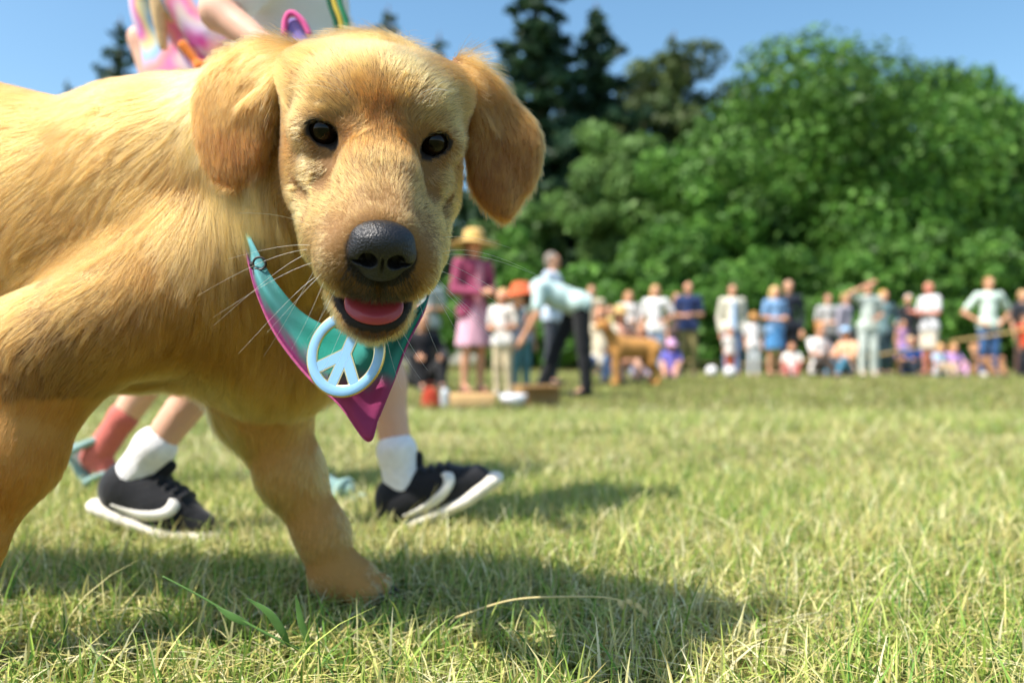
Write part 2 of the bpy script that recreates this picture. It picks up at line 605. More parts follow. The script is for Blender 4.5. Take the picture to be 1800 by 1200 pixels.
def add_curves(name, pts, rad, col, mat, parent):
    """pts (n,k,3), rad (n,k), col (n,3) -> one hair-curves object."""
    n, k = pts.shape[:2]
    c = bpy.data.hair_curves.new(name)
    c.add_curves([k] * n)
    c.attributes['position'].data.foreach_set('vector', np.ascontiguousarray(pts, dtype=np.float32).ravel())
    a = c.attributes.new('radius', 'FLOAT', 'POINT')
    a.data.foreach_set('value', np.ascontiguousarray(rad, dtype=np.float32).ravel())
    t = c.attributes.new('tint', 'FLOAT_COLOR', 'CURVE')
    q = np.ones((n, 4), dtype=np.float32); q[:, :3] = col
    t.data.foreach_set('color', q.ravel())
    c.materials.append(mat)
    o = bpy.data.objects.new(name, c)
    COL.objects.link(o)
    o.parent = parent
    return o


def unit(a):
    return a / (np.linalg.norm(a, axis=-1, keepdims=True) + 1e-12)


def scatter(V, F, dens_fn, rg):
    """Random roots on a mesh; dens_fn(points, normals) gives hairs per square metre."""
    if F.shape[1] == 4: T = np.concatenate([F[:, [0, 1, 2]], F[:, [0, 2, 3]]])
    else: T = F
    A, B, C = V[T[:, 0]], V[T[:, 1]], V[T[:, 2]]
    N = np.cross(B - A, C - A); area = np.linalg.norm(N, axis=1) * .5
    cen = (A + B + C) / 3
    lam = area * dens_fn(cen)
    cnt = rg.poisson(lam)
    ti = np.repeat(np.arange(len(T)), cnt)
    r1 = np.sqrt(rg.random(len(ti)))[:, None]; r2 = rg.random(len(ti))[:, None]
    p = A[ti] * (1 - r1) + B[ti] * (r1 * (1 - r2)) + C[ti] * (r1 * r2)
    vn = vnormals(V, F)
    n = unit(vn[T[ti, 0]] * (1 - r1) + vn[T[ti, 1]] * (r1 * (1 - r2)) + vn[T[ti, 2]] * (r1 * r2))
    return p, n


def vnoise(p, scale, seed=0):
    """Smooth value noise in [0,1] at points p."""
    q = p * scale + seed * 17.31
    i = np.floor(q).astype(np.int64); f = q - i
    f = f * f * (3 - 2 * f)
    def hsh(a):
        h = (a[:, 0] * 73856093) ^ (a[:, 1] * 19349663) ^ (a[:, 2] * 83492791) ^ (seed * 2654435)
        h = (h ^ (h >> 13)) * 1274126177
        return ((h ^ (h >> 16)) & 0xffff) / 65535.0
    r = 0
    for dx in (0, 1):
        for dy in (0, 1):
            for dz in (0, 1):
                w = (f[:, 0] if dx else 1 - f[:, 0]) * (f[:, 1] if dy else 1 - f[:, 1]) * (f[:, 2] if dz else 1 - f[:, 2])
                r = r + w * hsh(i + np.array([dx, dy, dz]))
    return r


def guides_eval(G, p):
    """Blend guide directions, lengths (m), lifts and colours by distance."""
    gp = np.array([g[0] for g in G]); gd = unit(np.array([g[1] for g in G], dtype=float))
    gl = np.array([g[2] for g in G]); ga = np.array([g[3] for g in G]); gc = np.array([g[4] for g in G])
    D = np.zeros((len(p), 3)); L = np.zeros(len(p)); A = np.zeros(len(p)); C = np.zeros((len(p), 3))
    for s in range(0, len(p), 60000):
        q = p[s:s + 60000]
        d2 = ((q[:, None, :] - gp[None]) ** 2).sum(-1) + 1e-6
        w = d2 ** -2.2
        w /= w.sum(1, keepdims=True)
        D[s:s + 60000] = w @ gd; L[s:s + 60000] = w @ gl; A[s:s + 60000] = w @ ga; C[s:s + 60000] = w @ gc
    return D, L, A, C


def grow(p, n, G, rg, clump_per=18, clump=.55, kpts=5, width=.00008, lean=0.0, jitter=.16, curl=0.0, tone=.18, hv=.14):
    D, L, A, C = guides_eval(G, p)
    # large-scale waviness of the coat
    for ax, sd in ((0, 3), (1, 5), (2, 9)):
        D[:, ax] += (vnoise(p, 38.0, sd) - .5) * .55 + (vnoise(p, 120.0, sd + 20) - .5) * .35
    D += rg.normal(0, jitter, D.shape)
    T = unit(D - n * (D * n).sum(1, keepdims=True))
    L = L * (0.72 + .5 * rg.random(len(p)))
    lift = A * (0.75 + .5 * rg.random(len(p)))
    base_dir = unit(T * np.cos(lift)[:, None] + n * np.sin(lift)[:, None])
    pts = np.zeros((len(p), kpts, 3))
    pos = p - n * .0008
    pts[:, 0] = pos
    wav = rg.normal(0, 1, (len(p), 3)) * curl
    for k in range(1, kpts):
        t = k / (kpts - 1)
        d = unit(base_dir * (1 - t * .55) + T * (t * .75) + np.array([0, 0, -1.0]) * (t * .12 * np.clip(L / .03, 0, 1))[:, None]
                 + wav * math.sin(t * 4.0))
        # keep the strand from diving under the skin
        dn = (d * n).sum(1); low = dn < .04
        d[low] += n[low] * (.04 - dn[low])[:, None]
        pos = pos + d * (L / (kpts - 1))[:, None]
        pts[:, k] = pos
    if clump > 0 and len(p) > 50:
        nc = max(8, len(p) // clump_per)
        ci = rg.choice(len(p), nc, replace=False)
        kd = KDTree(nc)
        for j, q in enumerate(p[ci]): kd.insert(q, j)
        kd.balance()
        near = np.array([kd.find(q)[1] for q in p])
        cp = pts[ci[near]]
        tt = (np.linspace(0, 1, kpts) ** 1.6)[None, :, None]
        str_ = clump * (.4 + .6 * rg.random(nc))[near][:, None, None]
        off = cp - cp[:, :1] + pts[:, :1] * 0
        target = cp + (pts[:, :1] - cp[:, :1]) * (1 - tt)
        pts = pts * (1 - tt * str_) + target * (tt * str_)
        ctone = (1 + tone * rg.normal(0, 1, nc))[near]
    else:
        ctone = np.ones(len(p))
    ctone = ctone * (1 + .5 * (vnoise(p, 22.0, 41) - .5) + .3 * (vnoise(p, 60.0, 43) - .5))
    w = width * (0.8 + .4 * rg.random(len(p)))
    rad = w[:, None] * np.linspace(1.0, .25, kpts)[None] ** .8
    col = C * np.clip(ctone * (1 + hv * rg.normal(0, 1, len(p))), .55, 1.5)[:, None]
    return pts, rad, np.clip(col, .004, .93)


def catmull(pts, n):
    pts = np.asarray(pts, float); m = len(pts)
    t = np.linspace(0, m - 1, n); i = np.minimum(t.astype(int), m - 2); f = (t - i)[:, None]
    g = lambda k: pts[np.clip(i + k, 0, m - 1)]
    p0, p1, p2, p3 = g(-1), g(0), g(1), g(2)
    return .5 * (2 * p1 + (p2 - p0) * f + (2 * p0 - 5 * p1 + 4 * p2 - p3) * f ** 2 + (3 * p1 - p0 - 3 * p2 + p3) * f ** 3)


def tube(path, r, n=8):
    path = np.asarray(path, float)
    r = np.broadcast_to(np.asarray(r, float), (len(path),))
    T = unit(np.gradient(path, axis=0))
    ref = np.array([0.31, .22, .92]); A = unit(np.cross(T, ref)); B = np.cross(T, A)
    a = np.linspace(0, 2 * math.pi, n, endpoint=False)
    V = path[:, None] + (A[:, None] * np.cos(a)[None, :, None] + B[:, None] * np.sin(a)[None, :, None]) * r[:, None, None]
    V = V.reshape(-1, 3); F = []
    for i in range(len(path) - 1):
        for j in range(n):
            F.append([i * n + j, i * n + (j + 1) % n, (i + 1) * n + (j + 1) % n, (i + 1) * n + j])
    F.append(list(range(n))[::-1]); F.append([(len(path) - 1) * n + j for j in range(n)])
    return V, F


# pigments
GOLD = np.array(hexc('AC6E30')); CREAM = np.array(hexc('C8904C')); DEEP = np.array(hexc('965824')); PALE = np.array(hexc('F4DDB4'))
RUST = np.array(hexc('A5652C')); DARKF = np.array(hexc('2A211B'))


def h_dir(r, f, u):
    return HR * r + HF * f + HU * u


def head_guides():
    G = []
    def g(pos, d, l, lift, col): G.append((H(*pos), h_dir(*d), l * 1.2, lift, col))
    for s in (-1, 1):
        g((s * .8, 8.6, -2.1), (s * .25, -1, .15), .0050, .42, CREAM * .95)
        g((s * 1.6, 5.5, -1.6), (s * .35, -1, .1), .0068, .42, CREAM)
        g((s * 1.2, 2.5, -.4), (s * .35, -1, .35), .0075, .42, GOLD * .97)
        g((s * .5, .6, .9), (s * .3, -.4, 1), .0080, .45, DEEP * .85)
        g((s * .4, .1, 2.0), (s * .2, -.4, 1), .0085, .45, DEEP * .68)
        g((s * 1.2, -.2, 2.6), (s * .35, -.4, 1), .0080, .4, GOLD * .95)
        g((s * 2.6, .1, 2.2), (s * .8, -.4, .8), .0075, .4, CREAM)
        g((s * 1.4, -2.2, 4.7), (s * .2, -1, .5), .0100, .4, CREAM)
        g((s * 3.6, -2.0, 3.6), (s * .7, -.8, .4), .0100, .4, CREAM * 1.02)
        g((s * 1.5, -6, 5.6), (s * .15, -1, .1), .0130, .5, CREAM)
        g((s * 4.6, -5.0, 3.9), (s * .7, -.6, .1), .0130, .4, GOLD)
        g((s * 5.4, -2.6, 1.4), (s * .6, -.9, .1), .0100, .35, CREAM)
        g((s * 2.9, .35, -1.2), (s * .3, -.3, -1), .0055, .35, CREAM)          # under the eye
        g((s * 4.3, -.3, -1.5), (s * .7, -.6, -.6), .0065, .35, CREAM)
        g((s * 1.9, .9, .2), (-s * .8, .1, .4), .0050, .35, DEEP)              # inner corner
        g((s * 5.6, -3, -1.6), (s * .5, -1, -.3), .0100, .35, GOLD)
        g((s * 6.2, -5, -3.5), (s * .4, -.9, -.6), .0160, .35, GOLD)
        g((s * 5.6, -2.5, -5.0), (s * .4, -.8, -.7), .0120, .3, GOLD * 1.03)
        g((s * 4.2, 1.0, -4.2), (s * .5, -.9, -.4), .0080, .3, CREAM * 1.22)
        g((s * 3.6, 4.5, -4.2), (s * .4, -1, -.4), .0080, .38, CREAM * 1.22)
        g((s * 4.2, 5.0, -6.2), (s * .3, -.7, -.8), .0075, .3, CREAM * 1.22)
        g((s * 3.2, 8.3, -5.2), (s * .8, -.6, -.5), .0055, .3, CREAM * 1.22)
        g((s * 3.4, 8.0, -7.2), (s * .4, -.3, -1), .0070, .3, CREAM * .95)
        g((s * 1.4, 9.9, -6.2), (s * .5, .1, -1), .0060, .4, CREAM * .62)
        g((s * .5, 10.2, -6.9), (s * .15, .1, -1), .0085, .4, CREAM * .35)
        g((s * 1.4, 9.5, -7.6), (s * .2, .1, -1), .0085, .4, CREAM * .5)
        g((s * 2.3, 9.6, -3.9), (s * .9, -.5, .1), .0035, .35, CREAM * .8)
        g((s * 2.0, 7.9, -10.2), (s * .4, .1, -1), .0075, .4, CREAM * .8)
        g((s * 3.0, 4.0, -9.4), (s * .4, -.6, -.8), .0110, .35, GOLD)
        g((s * 2.5, -1, -9.5), (s * .2, -.7, -.9), .0200, .35, GOLD)
    g((0, 8.6, -11.7), (0, 0, -1), .0090, .4, CREAM)
    g((0, 8.9, -10.2), (0, .2, -1), .0060, .4, DARKF * 2.5)
    g((0, 4, -11.5), (0, -.6, -1), .0150, .35, CREAM)
    g((0, 8.7, -2.0), (0, -1, .2), .0045, .42, CREAM * .6)
    g((0, 4, -.9), (0, -1, .3), .0070, .42, CREAM)
    g((0, -5, 5.6), (0, -1, .4), .0120, .5, CREAM)
    return G


def body_guides():
    G = []
    def g(pos, d, l, lift, col): G.append((np.array(pos, float), np.array(d, float), l, lift, col))
    # neck (behind and below the ear)
    g(P(420, 350, .66), (.05, -.1, -1), .045, .28, CREAM)
    g(P(380, 430, .66), (-.1, -.1, -1), .045, .25, CREAM * .98)
    g(P(460, 480, .66), (.15, -.1, -1), .040, .25, GOLD)
    g(P(330, 330, .67), (-.45, -.1, -.85), .040, .22, GOLD * 1.2)
    g(P(500, 560, .66), (.1, -.1, -1), .040, .25, GOLD)
    g(P(560, 560, .67), (.2, -.2, -1), .040, .25, GOLD)
    g(P(380, 130, .70), (-.8, 0, -.1), .035, .3, CREAM)
    g(P(300, 180, .69), (-.9, 0, -.35), .035, .25, GOLD * 1.15)
    g((-.20, .84, .42), (-.3, .2, -1), .035, .25, GOLD)
    # shoulder and upper arm
    g(P(230, 260, .665), (-.75, 0, -.65), .034, .18, GOLD * 1.15)
    g(P(260, 400, .65), (-.55, 0, -.85), .030, .18, GOLD * 1.05)
    g(P(330, 480, .655), (-.3, 0, -1), .034, .2, GOLD)
    g(P(180, 480, .645), (-.75, 0, -.65), .026, .16, GOLD * 1.15)
    g(P(90, 560, .635), (-.6, 0, -.8), .022, .16, GOLD * 1.1)
    g(P(60, 700, .625), (-.35, 0, -1), .018, .16, GOLD)
    g(P(20, 850, .622), (-.3, 0, -1), .014, .15, GOLD * .95)
    g((-.43, .61, .10), (-.2, 0, -1), .011, .15, GOLD)
    # chest
    g(P(330, 600, .665), (-.4, 0, -1), .032, .2, GOLD)
    g(P(450, 640, .67), (-.1, 0, -1), .036, .22, GOLD)
    g(P(250, 680, .68), (-.7, 0, -.6), .030, .2, GOLD * .95)
    g((-.25, .70, .215), (-.3, -.1, -1), .030, .3, CREAM)
    g((-.16, .72, .27), (.1, -.2, -1), .036, .25, GOLD)
    # flank and back
    g(P(60, 300, .665), (-.75, 0, -.65), .036, .18, GOLD)
    g(P(40, 430, .66), (-.8, 0, -.6), .036, .18, GOLD)
    g(P(120, 180, .70), (-.95, 0, -.3), .034, .2, GOLD * .98)
    g(P(250, 145, .72), (-1, 0, -.05), .034, .25, GOLD)
    g((-.48, .77, .51), (-1, 0, -.05), .032, .25, DEEP)
    g((-.60, .69, .40), (-.85, 0, -.5), .034, .2, GOLD)
    g((-.60, .86, .40), (-.85, 0, -.5), .034, .2, GOLD)
    g((-.60, .76, .27), (-.9, 0, -.4), .034, .2, GOLD)
    g((-.80, .68, .42), (-.7, 0, -.7), .034, .2, GOLD)
    g((-.80, .87, .42), (-.7, 0, -.7), .034, .2, GOLD)
    g((-.92, .77, .38), (-.3, 0, -1), .045, .3, CREAM)
    g((-1.05, .78, .53), (-.8, 0, -.3), .070, .5, GOLD)
    g((-1.15, .79, .62), (-.7, 0, .2), .060, .5, CREAM)
    # far foreleg: hair colour lightened to imitate light bounced off the grass
    for (x, y, z, l) in ((-.25, .75, .20, .020), (-.225, .775, .14, .015), (-.195, .79, .08, .012), (-.165, .80, .03, .009),
                         (-.25, .85, .20, .020), (-.21, .85, .10, .012)):
        g((x, y, z), (-.1 if z > .05 else .5, 0, -1 if z > .05 else -.4), l, .16, CREAM * (1.25 if z > .05 else 1.4))
    g((-.285, .80, .19), (-.5, 0, -1), .030, .25, CREAM * 1.3)
    g((-.255, .81, .12), (-.5, 0, -1), .018, .25, CREAM * 1.4)
    for y in (.67, .74, .81, .88):
        g((-.80, y, .22), (-.4, 0, -1), .024, .2, GOLD)
        g((-.87, y, .10), (-.1, 0, -1), .012, .16, GOLD)
        g((-.83, y, .03), (.3, 0, -.8), .009, .16, CREAM)
    return G


def in_ell(hc, c, r, ax=None, scale=1.0):
    """hc: head coordinates (cm)."""
    q = hc - np.array(c)
    if ax is not None: q = q @ (np.asarray(ax) @ HAX.T).T
    return ((q / (np.array(r) * scale)) ** 2).sum(1) < 1


def bare_mask(p):
    hc = toH(p)
    m = np.zeros(len(p), bool)
    for s in (-1, 1):
        e = EYE_C[s]
        m |= np.linalg.norm(hc - np.array(e), axis=1) < EYE_R * 1.05
        m |= in_ell(hc, (e[0], e[1] + 1.0, e[2]), (1.20, 1.1, .78), almond_ax(s))
    m |= in_ell(hc, (0, 10.2, -4.05), (2.05, 1.7, 1.5))
    for c, r, a in MOUTH:
        m |= in_ell(hc, c, np.array(r) * 100, rot_ax(deg_r=a), 1.10)
        m |= in_ell(hc, (c[0], c[1] + .3, c[2] - .35), np.array(r) * 100 * np.array([1.04, 1.02, 1.06]), rot_ax(deg_r=a), 1.06)
    return m


def skin_tint(V):
    hc = toH(V)
    col = np.tile(GOLD * .38, (len(V), 1))
    col[V[:, 2] < .22] = CREAM * .8
    head = np.linalg.norm(hc - np.array([0, -1, -2]), axis=1) < 13
    col[head] = CREAM * .36
    for s in (-1, 1):
        e = EYE_C[s]
        m = in_ell(hc, (e[0], e[1] + 1.0, e[2]), (1.36, 1.4, .90), almond_ax(s))
        col[m] = DARKF * .8
    m = in_ell(hc, (0, 10.2, -4.6), (2.35, 1.9, 2.2)); col[m] = DARKF * .6
    for c, r, a in MOUTH:
        m = in_ell(hc, c, np.array(r) * 100, rot_ax(deg_r=a), 1.24) | in_ell(hc, (c[0], c[1] + .3, c[2] - .4), np.array(r) * 100 * np.array([1.06, 1.04, 1.12]), rot_ax(deg_r=a), 1.2); col[m] = DARKF * .7
    return col


def build_dog():
    rg = np.random.default_rng(21)
    dog = empty('dog', (-.40, .745, 0))
    tag(dog, 'golden retriever puppy with open mouth striding over the lawn, teal scarf round its neck', 'dog')
    off = np.array(dog.location)
    V, Q = build_dog_mesh()
    skin = tint_mat('dog_skin', rough=.7, spec=.3, bump=.3, bscale=500)
    body = mesh_np('body', V - off, Q, skin, dog, colors=skin_tint(V))
    hm = hair_mat('dog_hair')

    # ---- eyes
    for s in (-1, 1):
        c = H(*EYE_C[s])
        gaze = unit(np.array([0.0, 0.02, .24]) - c)
        up = np.array([0, 0, 1.0]); rr = unit(np.cross(gaze, up)); up = np.cross(rr, gaze)
        v, f = uv_sphere((0, 0, 0), EYE_R * .0098, np.stack([rr, gaze, up]), 40, 28)
        dots = unit(v) @ gaze
        ang = np.degrees(np.arccos(np.clip(dots, -1, 1)))
        col = np.tile(np.array(hexc('1A120C')), (len(v), 1))
        col[ang < 48] = np.array(hexc('140C06')); col[ang < 42] = np.array(hexc('1C1108')); col[ang < 26] = (.002, .002, .002)
        col[ang > 54] = np.array(hexc('120D0A'))
        mat = tint_mat('dog_eye', rough=.02, spec=.25)
        mat.node_tree.nodes['Principled BSDF'].inputs['Coat Weight'].default_value = 0.0
        mat.node_tree.nodes['Principled BSDF'].inputs['Coat Roughness'].default_value = .01
        mesh_np('eye', v + c - off, f, mat, dog, colors=col)

    # ---- nose, tongue
    nm, nt, b, out = new_mat('dog_nose')
    tc = nt.nodes.new('ShaderNodeTexCoord')
    vo = nt.nodes.new('ShaderNodeTexVoronoi'); vo.inputs['Scale'].default_value = 900; nt.links.new(tc.outputs['Object'], vo.inputs['Vector'])
    bp = nt.nodes.new('ShaderNodeBump'); bp.inputs['Strength'].default_value = .55; bp.inputs['Distance'].default_value = .0008; bp.invert = True
    nt.links.new(vo.outputs['Distance'], bp.inputs['Height']); nt.links.new(bp.outputs[0], b.inputs['Normal'])
    b.inputs['Base Color'].default_value = (.008, .0075, .009, 1); b.inputs['Roughness'].default_value = .40; b.inputs['Specular IOR Level'].default_value = .5
    v, f = build_nose()
    mesh_np('nose', v - off, f, nm, dog)
    tm, nt, b, out = new_mat('dog_tongue')
    tc = nt.nodes.new('ShaderNodeTexCoord')
    no = nt.nodes.new('ShaderNodeTexNoise'); no.inputs['Scale'].default_value = 700; nt.links.new(tc.outputs['Object'], no.inputs['Vector'])
    bp = nt.nodes.new('ShaderNodeBump'); bp.inputs['Strength'].default_value = .35; bp.inputs['Distance'].default_value = .0006
    nt.links.new(no.outputs['Fac'], bp.inputs['Height']); nt.links.new(bp.outputs[0], b.inputs['Normal'])
    b.inputs['Base Color'].default_value = (*hexc('A8404C'), 1); b.inputs['Roughness'].default_value = .38
    b.inputs['Subsurface Weight'].default_value = .25; b.inputs['Subsurface Radius'].default_value = (.006, .002, .002); b.inputs['Subsurface Scale'].default_value = .5
    v, f = build_tongue()
    mesh_np('tongue', v - off, f, tm, dog)

    # ---- ears
    ear_hair = []
    for s in (-1, 1):
        v, f, n = build_ear(s)
        ear = mesh_np('ear', v - off, f, skin, dog, colors=np.tile(DEEP * .6, (len(v), 1)))
        out_ = [P(*q) for q in EARS[s]['out']]
        root = np.array(out_[0]); tip = np.array(out_[8])
        G = []
        d = tip - root
        side = -1 if s < 0 else 1
        cen = v.mean(0)
        def eg(fr_t, fr_s, dv, l, col, lift=.22):
            G.append((root + d * fr_t + np.array([side * .03 * fr_s, 0, 0]) + np.array([0, -.01, 0]), np.array(dv), l, lift, col))
        eg(.0, .3, (side * .8, -.1, -.5), .026, GOLD, .35)
        eg(.0, 1.2, (side * .7, -.1, -.7), .024, GOLD * .97, .35)
        eg(.25, .5, (side * .35, -.1, -1), .016, GOLD * .92)
        eg(.35, 1.3, (side * .3, -.1, -1), .016, GOLD * .9)
        eg(.5, -.3, (side * .1, -.1, -1), .013, GOLD * .85)
        eg(.6, .8, (side * .15, -.1, -1), .014, DEEP * 1.15)
        eg(.8, 0, (side * .1, -.1, -1), .013, DEEP * 1.15)
        eg(1.0, 0, (side * .2, -.1, -1), .012, DEEP * 1.1)
        p, nn = scatter(v, f, lambda q: np.full(len(q), 2.1e6), rg)
        pts, rad, col = grow(p, nn, G, rg, clump_per=30, clump=.45, kpts=5, width=.000085, jitter=.14)
        add_curves('ear_fur', pts - off, rad, col, hm, ear)

    # ---- face and body fur
    GH, GB = head_guides(), body_guides()

    def headw(q):
        h = toH(q)
        d1 = np.linalg.norm(h - np.array([0, -3.5, -1.5]), axis=1) - 9.6
        a, b = np.array([0, 0, -4.0]), np.array([0, 9.0, -6.5])
        t = np.clip(((h - a) @ (b - a)) / ((b - a) @ (b - a)), 0, 1)[:, None]
        d2 = np.linalg.norm(h - a - t * (b - a), axis=1) - 7.3
        return np.clip(-np.minimum(d1, d2) / 1.6 + .5, 0, 1)

    def dens_head(q):
        w = headw(q)
        back = toH(q)[:, 1] < -10.5
        return np.where(back, .3, 1) * w * 1.7e6 * ~bare_mask(q)

    def dens_body(q):
        x = q[:, 0]
        near = np.clip((x + .60) / .08, 0, 1)
        face_cam = np.where((q[:, 1] > .82) & (q[:, 2] > .25), .35, 1.0)
        leg = np.where(q[:, 2] < .17, 1.35, 1)
        low = np.where(q[:, 2] < .008, 0, 1)
        return (1 - headw(q)) * (.10e6 + near * .85e6 * face_cam * leg) * low
    p, nn = scatter(V, Q, dens_head, rg)
    pts, rad, col = grow(p, nn, GH, rg, clump_per=12, clump=.5, kpts=4, width=.00008, jitter=.15, tone=.20, hv=.22)
    # dark hair round the eyes, nose and lips
    hc = toH(p)
    for s in (-1, 1):
        e = EYE_C[s]
        dd = np.linalg.norm((hc - np.array([e[0] - s * .5, e[1] + .9, e[2] - .35])) / np.array([1.6, 1.6, 1.15]), axis=1)
        w = np.clip(1.22 - dd, 0, .32) / .32 * .75 * (rg.random(len(p)) < .8)
        col = col * (1 - w[:, None]) + DARKF * .5 * w[:, None]
    for c_, r_, k_ in (((0, 10.0, -6.3), (2.9, 3.2, 2.5), 1.0), ((0, 8.8, -9.95), (2.5, 1.8, .85), .95), ((0, 9.6, -4.1), (2.45, 1.6, 1.7), .7)):
        dd = np.linalg.norm((hc - np.array(c_)) / np.array(r_), axis=1)
        w = np.clip((1.25 - dd) / .5, 0, 1) * k_ * (rg.random(len(p)) < .93)
        col = col * (1 - w[:, None]) + np.array([.006, .005, .0045]) * w[:, None]
    add_curves('face_fur', pts - off, rad, col, hm, body)
    p, nn = scatter(V, Q, dens_body, rg)
    w = np.where(p[:, 0] < -.60, 2.6, 1.0)
    pts, rad, col = grow(p, nn, GB, rg, clump_per=22, clump=.62, kpts=6, width=.000085, jitter=.10, curl=.06, tone=.14)
    add_curves('body_fur', pts - off, rad * w[:, None], col, hm, body)

    # ---- claws
    cm = cloth_mat('claw_horn', hexc('3A2E26'), rough=.4, var=.2, scale=200, sheen=0, spec=.5)
    for b_, sc_ in (((-.490, .643, 0), 1.0), ((-.186, .825, 0), 1.0), ((-.868, .705, 0), .95), ((-.768, .845, 0), .95)):
        for dx, dy in ((.034, -.021), (.043, -.008), (.043, .007), (.034, .020)):
            p0 = np.array(b_) + np.array([dx + .0165, dy, .014]) * sc_
            v, f = tube(np.array([p0 + [-.004, 0, .001], p0 + [.003, 0, 0], p0 + [.008, 0, -.004], p0 + [.010, 0, -.008]]), np.array([.0028, .0026, .0017, .0004]), 8)
            mesh_np('claw', v - off, f, cm, dog)

    # ---- whiskers and brow hairs
    W = []
    for s in (-1, 1):
        for (a, b_, c, dx, dz, L) in ((3.7, 7.2, -5.4, 1.0, .02, .075), (3.9, 6.4, -5.9, 1.0, -.15, .082), (3.8, 7.4, -6.3, .9, -.35, .07),
                                      (3.6, 7.8, -6.9, .7, -.6, .062), (4.1, 5.4, -6.4, .9, -.5, .075), (3.9, 6.2, -7.0, .6, -.8, .06),
                                      (3.3, 8.6, -6.6, .5, -.9, .045), (2.6, 9.0, -7.2, .35, -1, .035), (3.9, 5.6, -5.0, 1, .25, .06),
                                      (2.0, 7.4, -11.0, .5, -1, .030), (1.0, 8.2, -11.4, .2, -1, .028), (1.6, 7.2, -11.5, .35, -1, .034),
                                      (3.0, 8.8, -5.9, .8, -.5, .050), (2.8, 9.0, -6.5, .6, -.8, .040)):
            p0 = H(s * a * .96, b_, c)
            d0 = unit(np.array([s * dx, -.25 + .5 * rg.random(), dz + .15]) + rg.normal(0, .12, 3))
            t = np.linspace(0, 1, 10)[:, None]
            L *= .82; W.append(p0 + d0 * t * L + np.array([0, 0, -1.0]) * (t ** 2) * L * (.25 + .35 * rg.random()) + np.array([s * .2, 0, 0]) * (t ** 3) * L)
        for k in range(3):
            p0 = H(s * (2.2 + .5 * k), .0, 2.9)
            d0 = unit(np.array([s * .5, -.6, .5]) + rg.normal(0, .2, 3))
            t = np.linspace(0, 1, 10)[:, None]
            W.append(p0 + d0 * t * .032 + np.array([s * .3, 0, -.8]) * (t ** 2) * .02)
    W = np.array(W)
    rad = np.tile(.00014 * np.linspace(1, .25, 10)[None], (len(W), 1))
    wm = hair_mat('whisker_hair')
    add_curves('whiskers', W - off, rad, np.tile(np.array([.93, .9, .82]), (len(W), 1)), wm, body)
    return dog


DOG = build_dog()
# ------------------------------------------------------------------ scarf, pendant, wire clip
def build_scarf():
    base = P(640, 772, .60); base = np.array([base[0], base[1], base[2]])
    top = catmull([P(398, 320, .690), P(414, 366, .666), P(432, 398, .642), P(450, 436, .628), P(486, 498, .618), P(535, 552, .612), P(600, 580, .602),
                   P(668, 578, .604), P(728, 545, .622), P(752, 522, .650), P(756, 500, .690)], 90)
    bot = catmull([P(396, 330, .690), P(416, 384, .664), P(432, 436, .640), P(450, 508, .624), P(484, 586, .614), P(540, 660, .603), P(598, 712, .590),
                   P(646, 774, .586), P(664, 735, .589), P(690, 672, .596), P(716, 604, .610), P(744, 548, .640), P(755, 508, .690)], 90)
    # the tip is near u = .55 of the lower edge
    nv = 26
    v = np.linspace(0, 1, nv)[:, None, None]
    S = top[None] * (1 - v) + bot[None] * v
    u = np.linspace(0, 1, 90)[None, :, None]
    nrm = np.array([.1, -1, .05])
    fold = np.sin(u * 26 + v * 9 + 1.5 * np.sin(v * 4)) * .0042 * np.sin(v * math.pi * .9 + .15) + np.sin(u * 13 - v * 7) * .0055 * v * (1 - .5 * v)
    bulge = .012 * np.sin(np.pi * v) * np.sin(np.pi * np.clip((u - .2) / .65, 0, 1))
    S = S + nrm * (fold + bulge)
    V = S.reshape(-1, 3)
    uu = np.tile(np.linspace(0, 1, 90), nv); vv = np.repeat(np.linspace(0, 1, nv), 90)
    # tie-dye pigment: teal body, magenta hem and tip
    n1 = vnoise(V, 55, 4); n2 = vnoise(V, 160, 8)
    teal = np.array(hexc('45AA9E')); aqua = np.array(hexc('8ED2DA')); mag = np.array(hexc('B84E80')); green = np.array(hexc('1F8A72')); pur = np.array(hexc('7A3C96'))
    n3 = np.clip((vnoise(V, 30, 14) - .35) * 2.2, 0, 1)
    col = teal[None] * (1 - n1[:, None]) + green[None] * n1[:, None]
    col = col * (1 - .45 * n3[:, None]) + (aqua * .55 + pur * .45)[None] * (.45 * n3[:, None])
    w = np.clip((.40 - uu) / .16 + (n2 - .5) * .5, 0, 1)[:, None] * np.clip(1.1 - vv, 0, 1)[:, None]
    col = col * (1 - w) + aqua * w
    tipd = np.linalg.norm(V - bot[49], axis=1)
    w = np.clip((.050 - tipd) / .026 + (n1 - .5) * 1.4, 0, 1)[:, None]
    col = col * (1 - w) + mag * w
    w = (np.clip((vv - .55) / .35 + (n2 - .5) * .8, 0, 1) * np.clip((.55 - uu) / .05, 0, 1) * np.clip((uu - .12) / .08, 0, 1))[:, None]
    col = col * (1 - w) + (mag * .7 + pur * .3) * w
    F = [[i * 90 + j, i * 90 + j + 1, (i + 1) * 90 + j + 1, (i + 1) * 90 + j] for i in range(nv - 1) for j in range(89)]
    sc_ = empty('scarf', base)
    tag(sc_, 'teal and magenta tie-dyed scarf hanging in a point below the dog\'s chin', 'scarf')
    m = tint_mat('scarf_cloth', rough=.95, spec=.04, bump=.6, bscale=1400, translucent=.35)
    o = mesh_np('cloth', V - base, np.array(F), m, sc_, colors=col)
    sol = o.modifiers.new('thickness', 'SOLIDIFY'); sol.thickness = .0009; sol.offset = 0
    # rolled hem along the lower edge
    hv, hf = tube(bot + nrm * .0004, .0011, 6)
    mesh_np('hem', hv - base, hf, cloth_mat('scarf_hem', tuple(mag * .8), var=.2, scale=300), sc_)
    return sc_


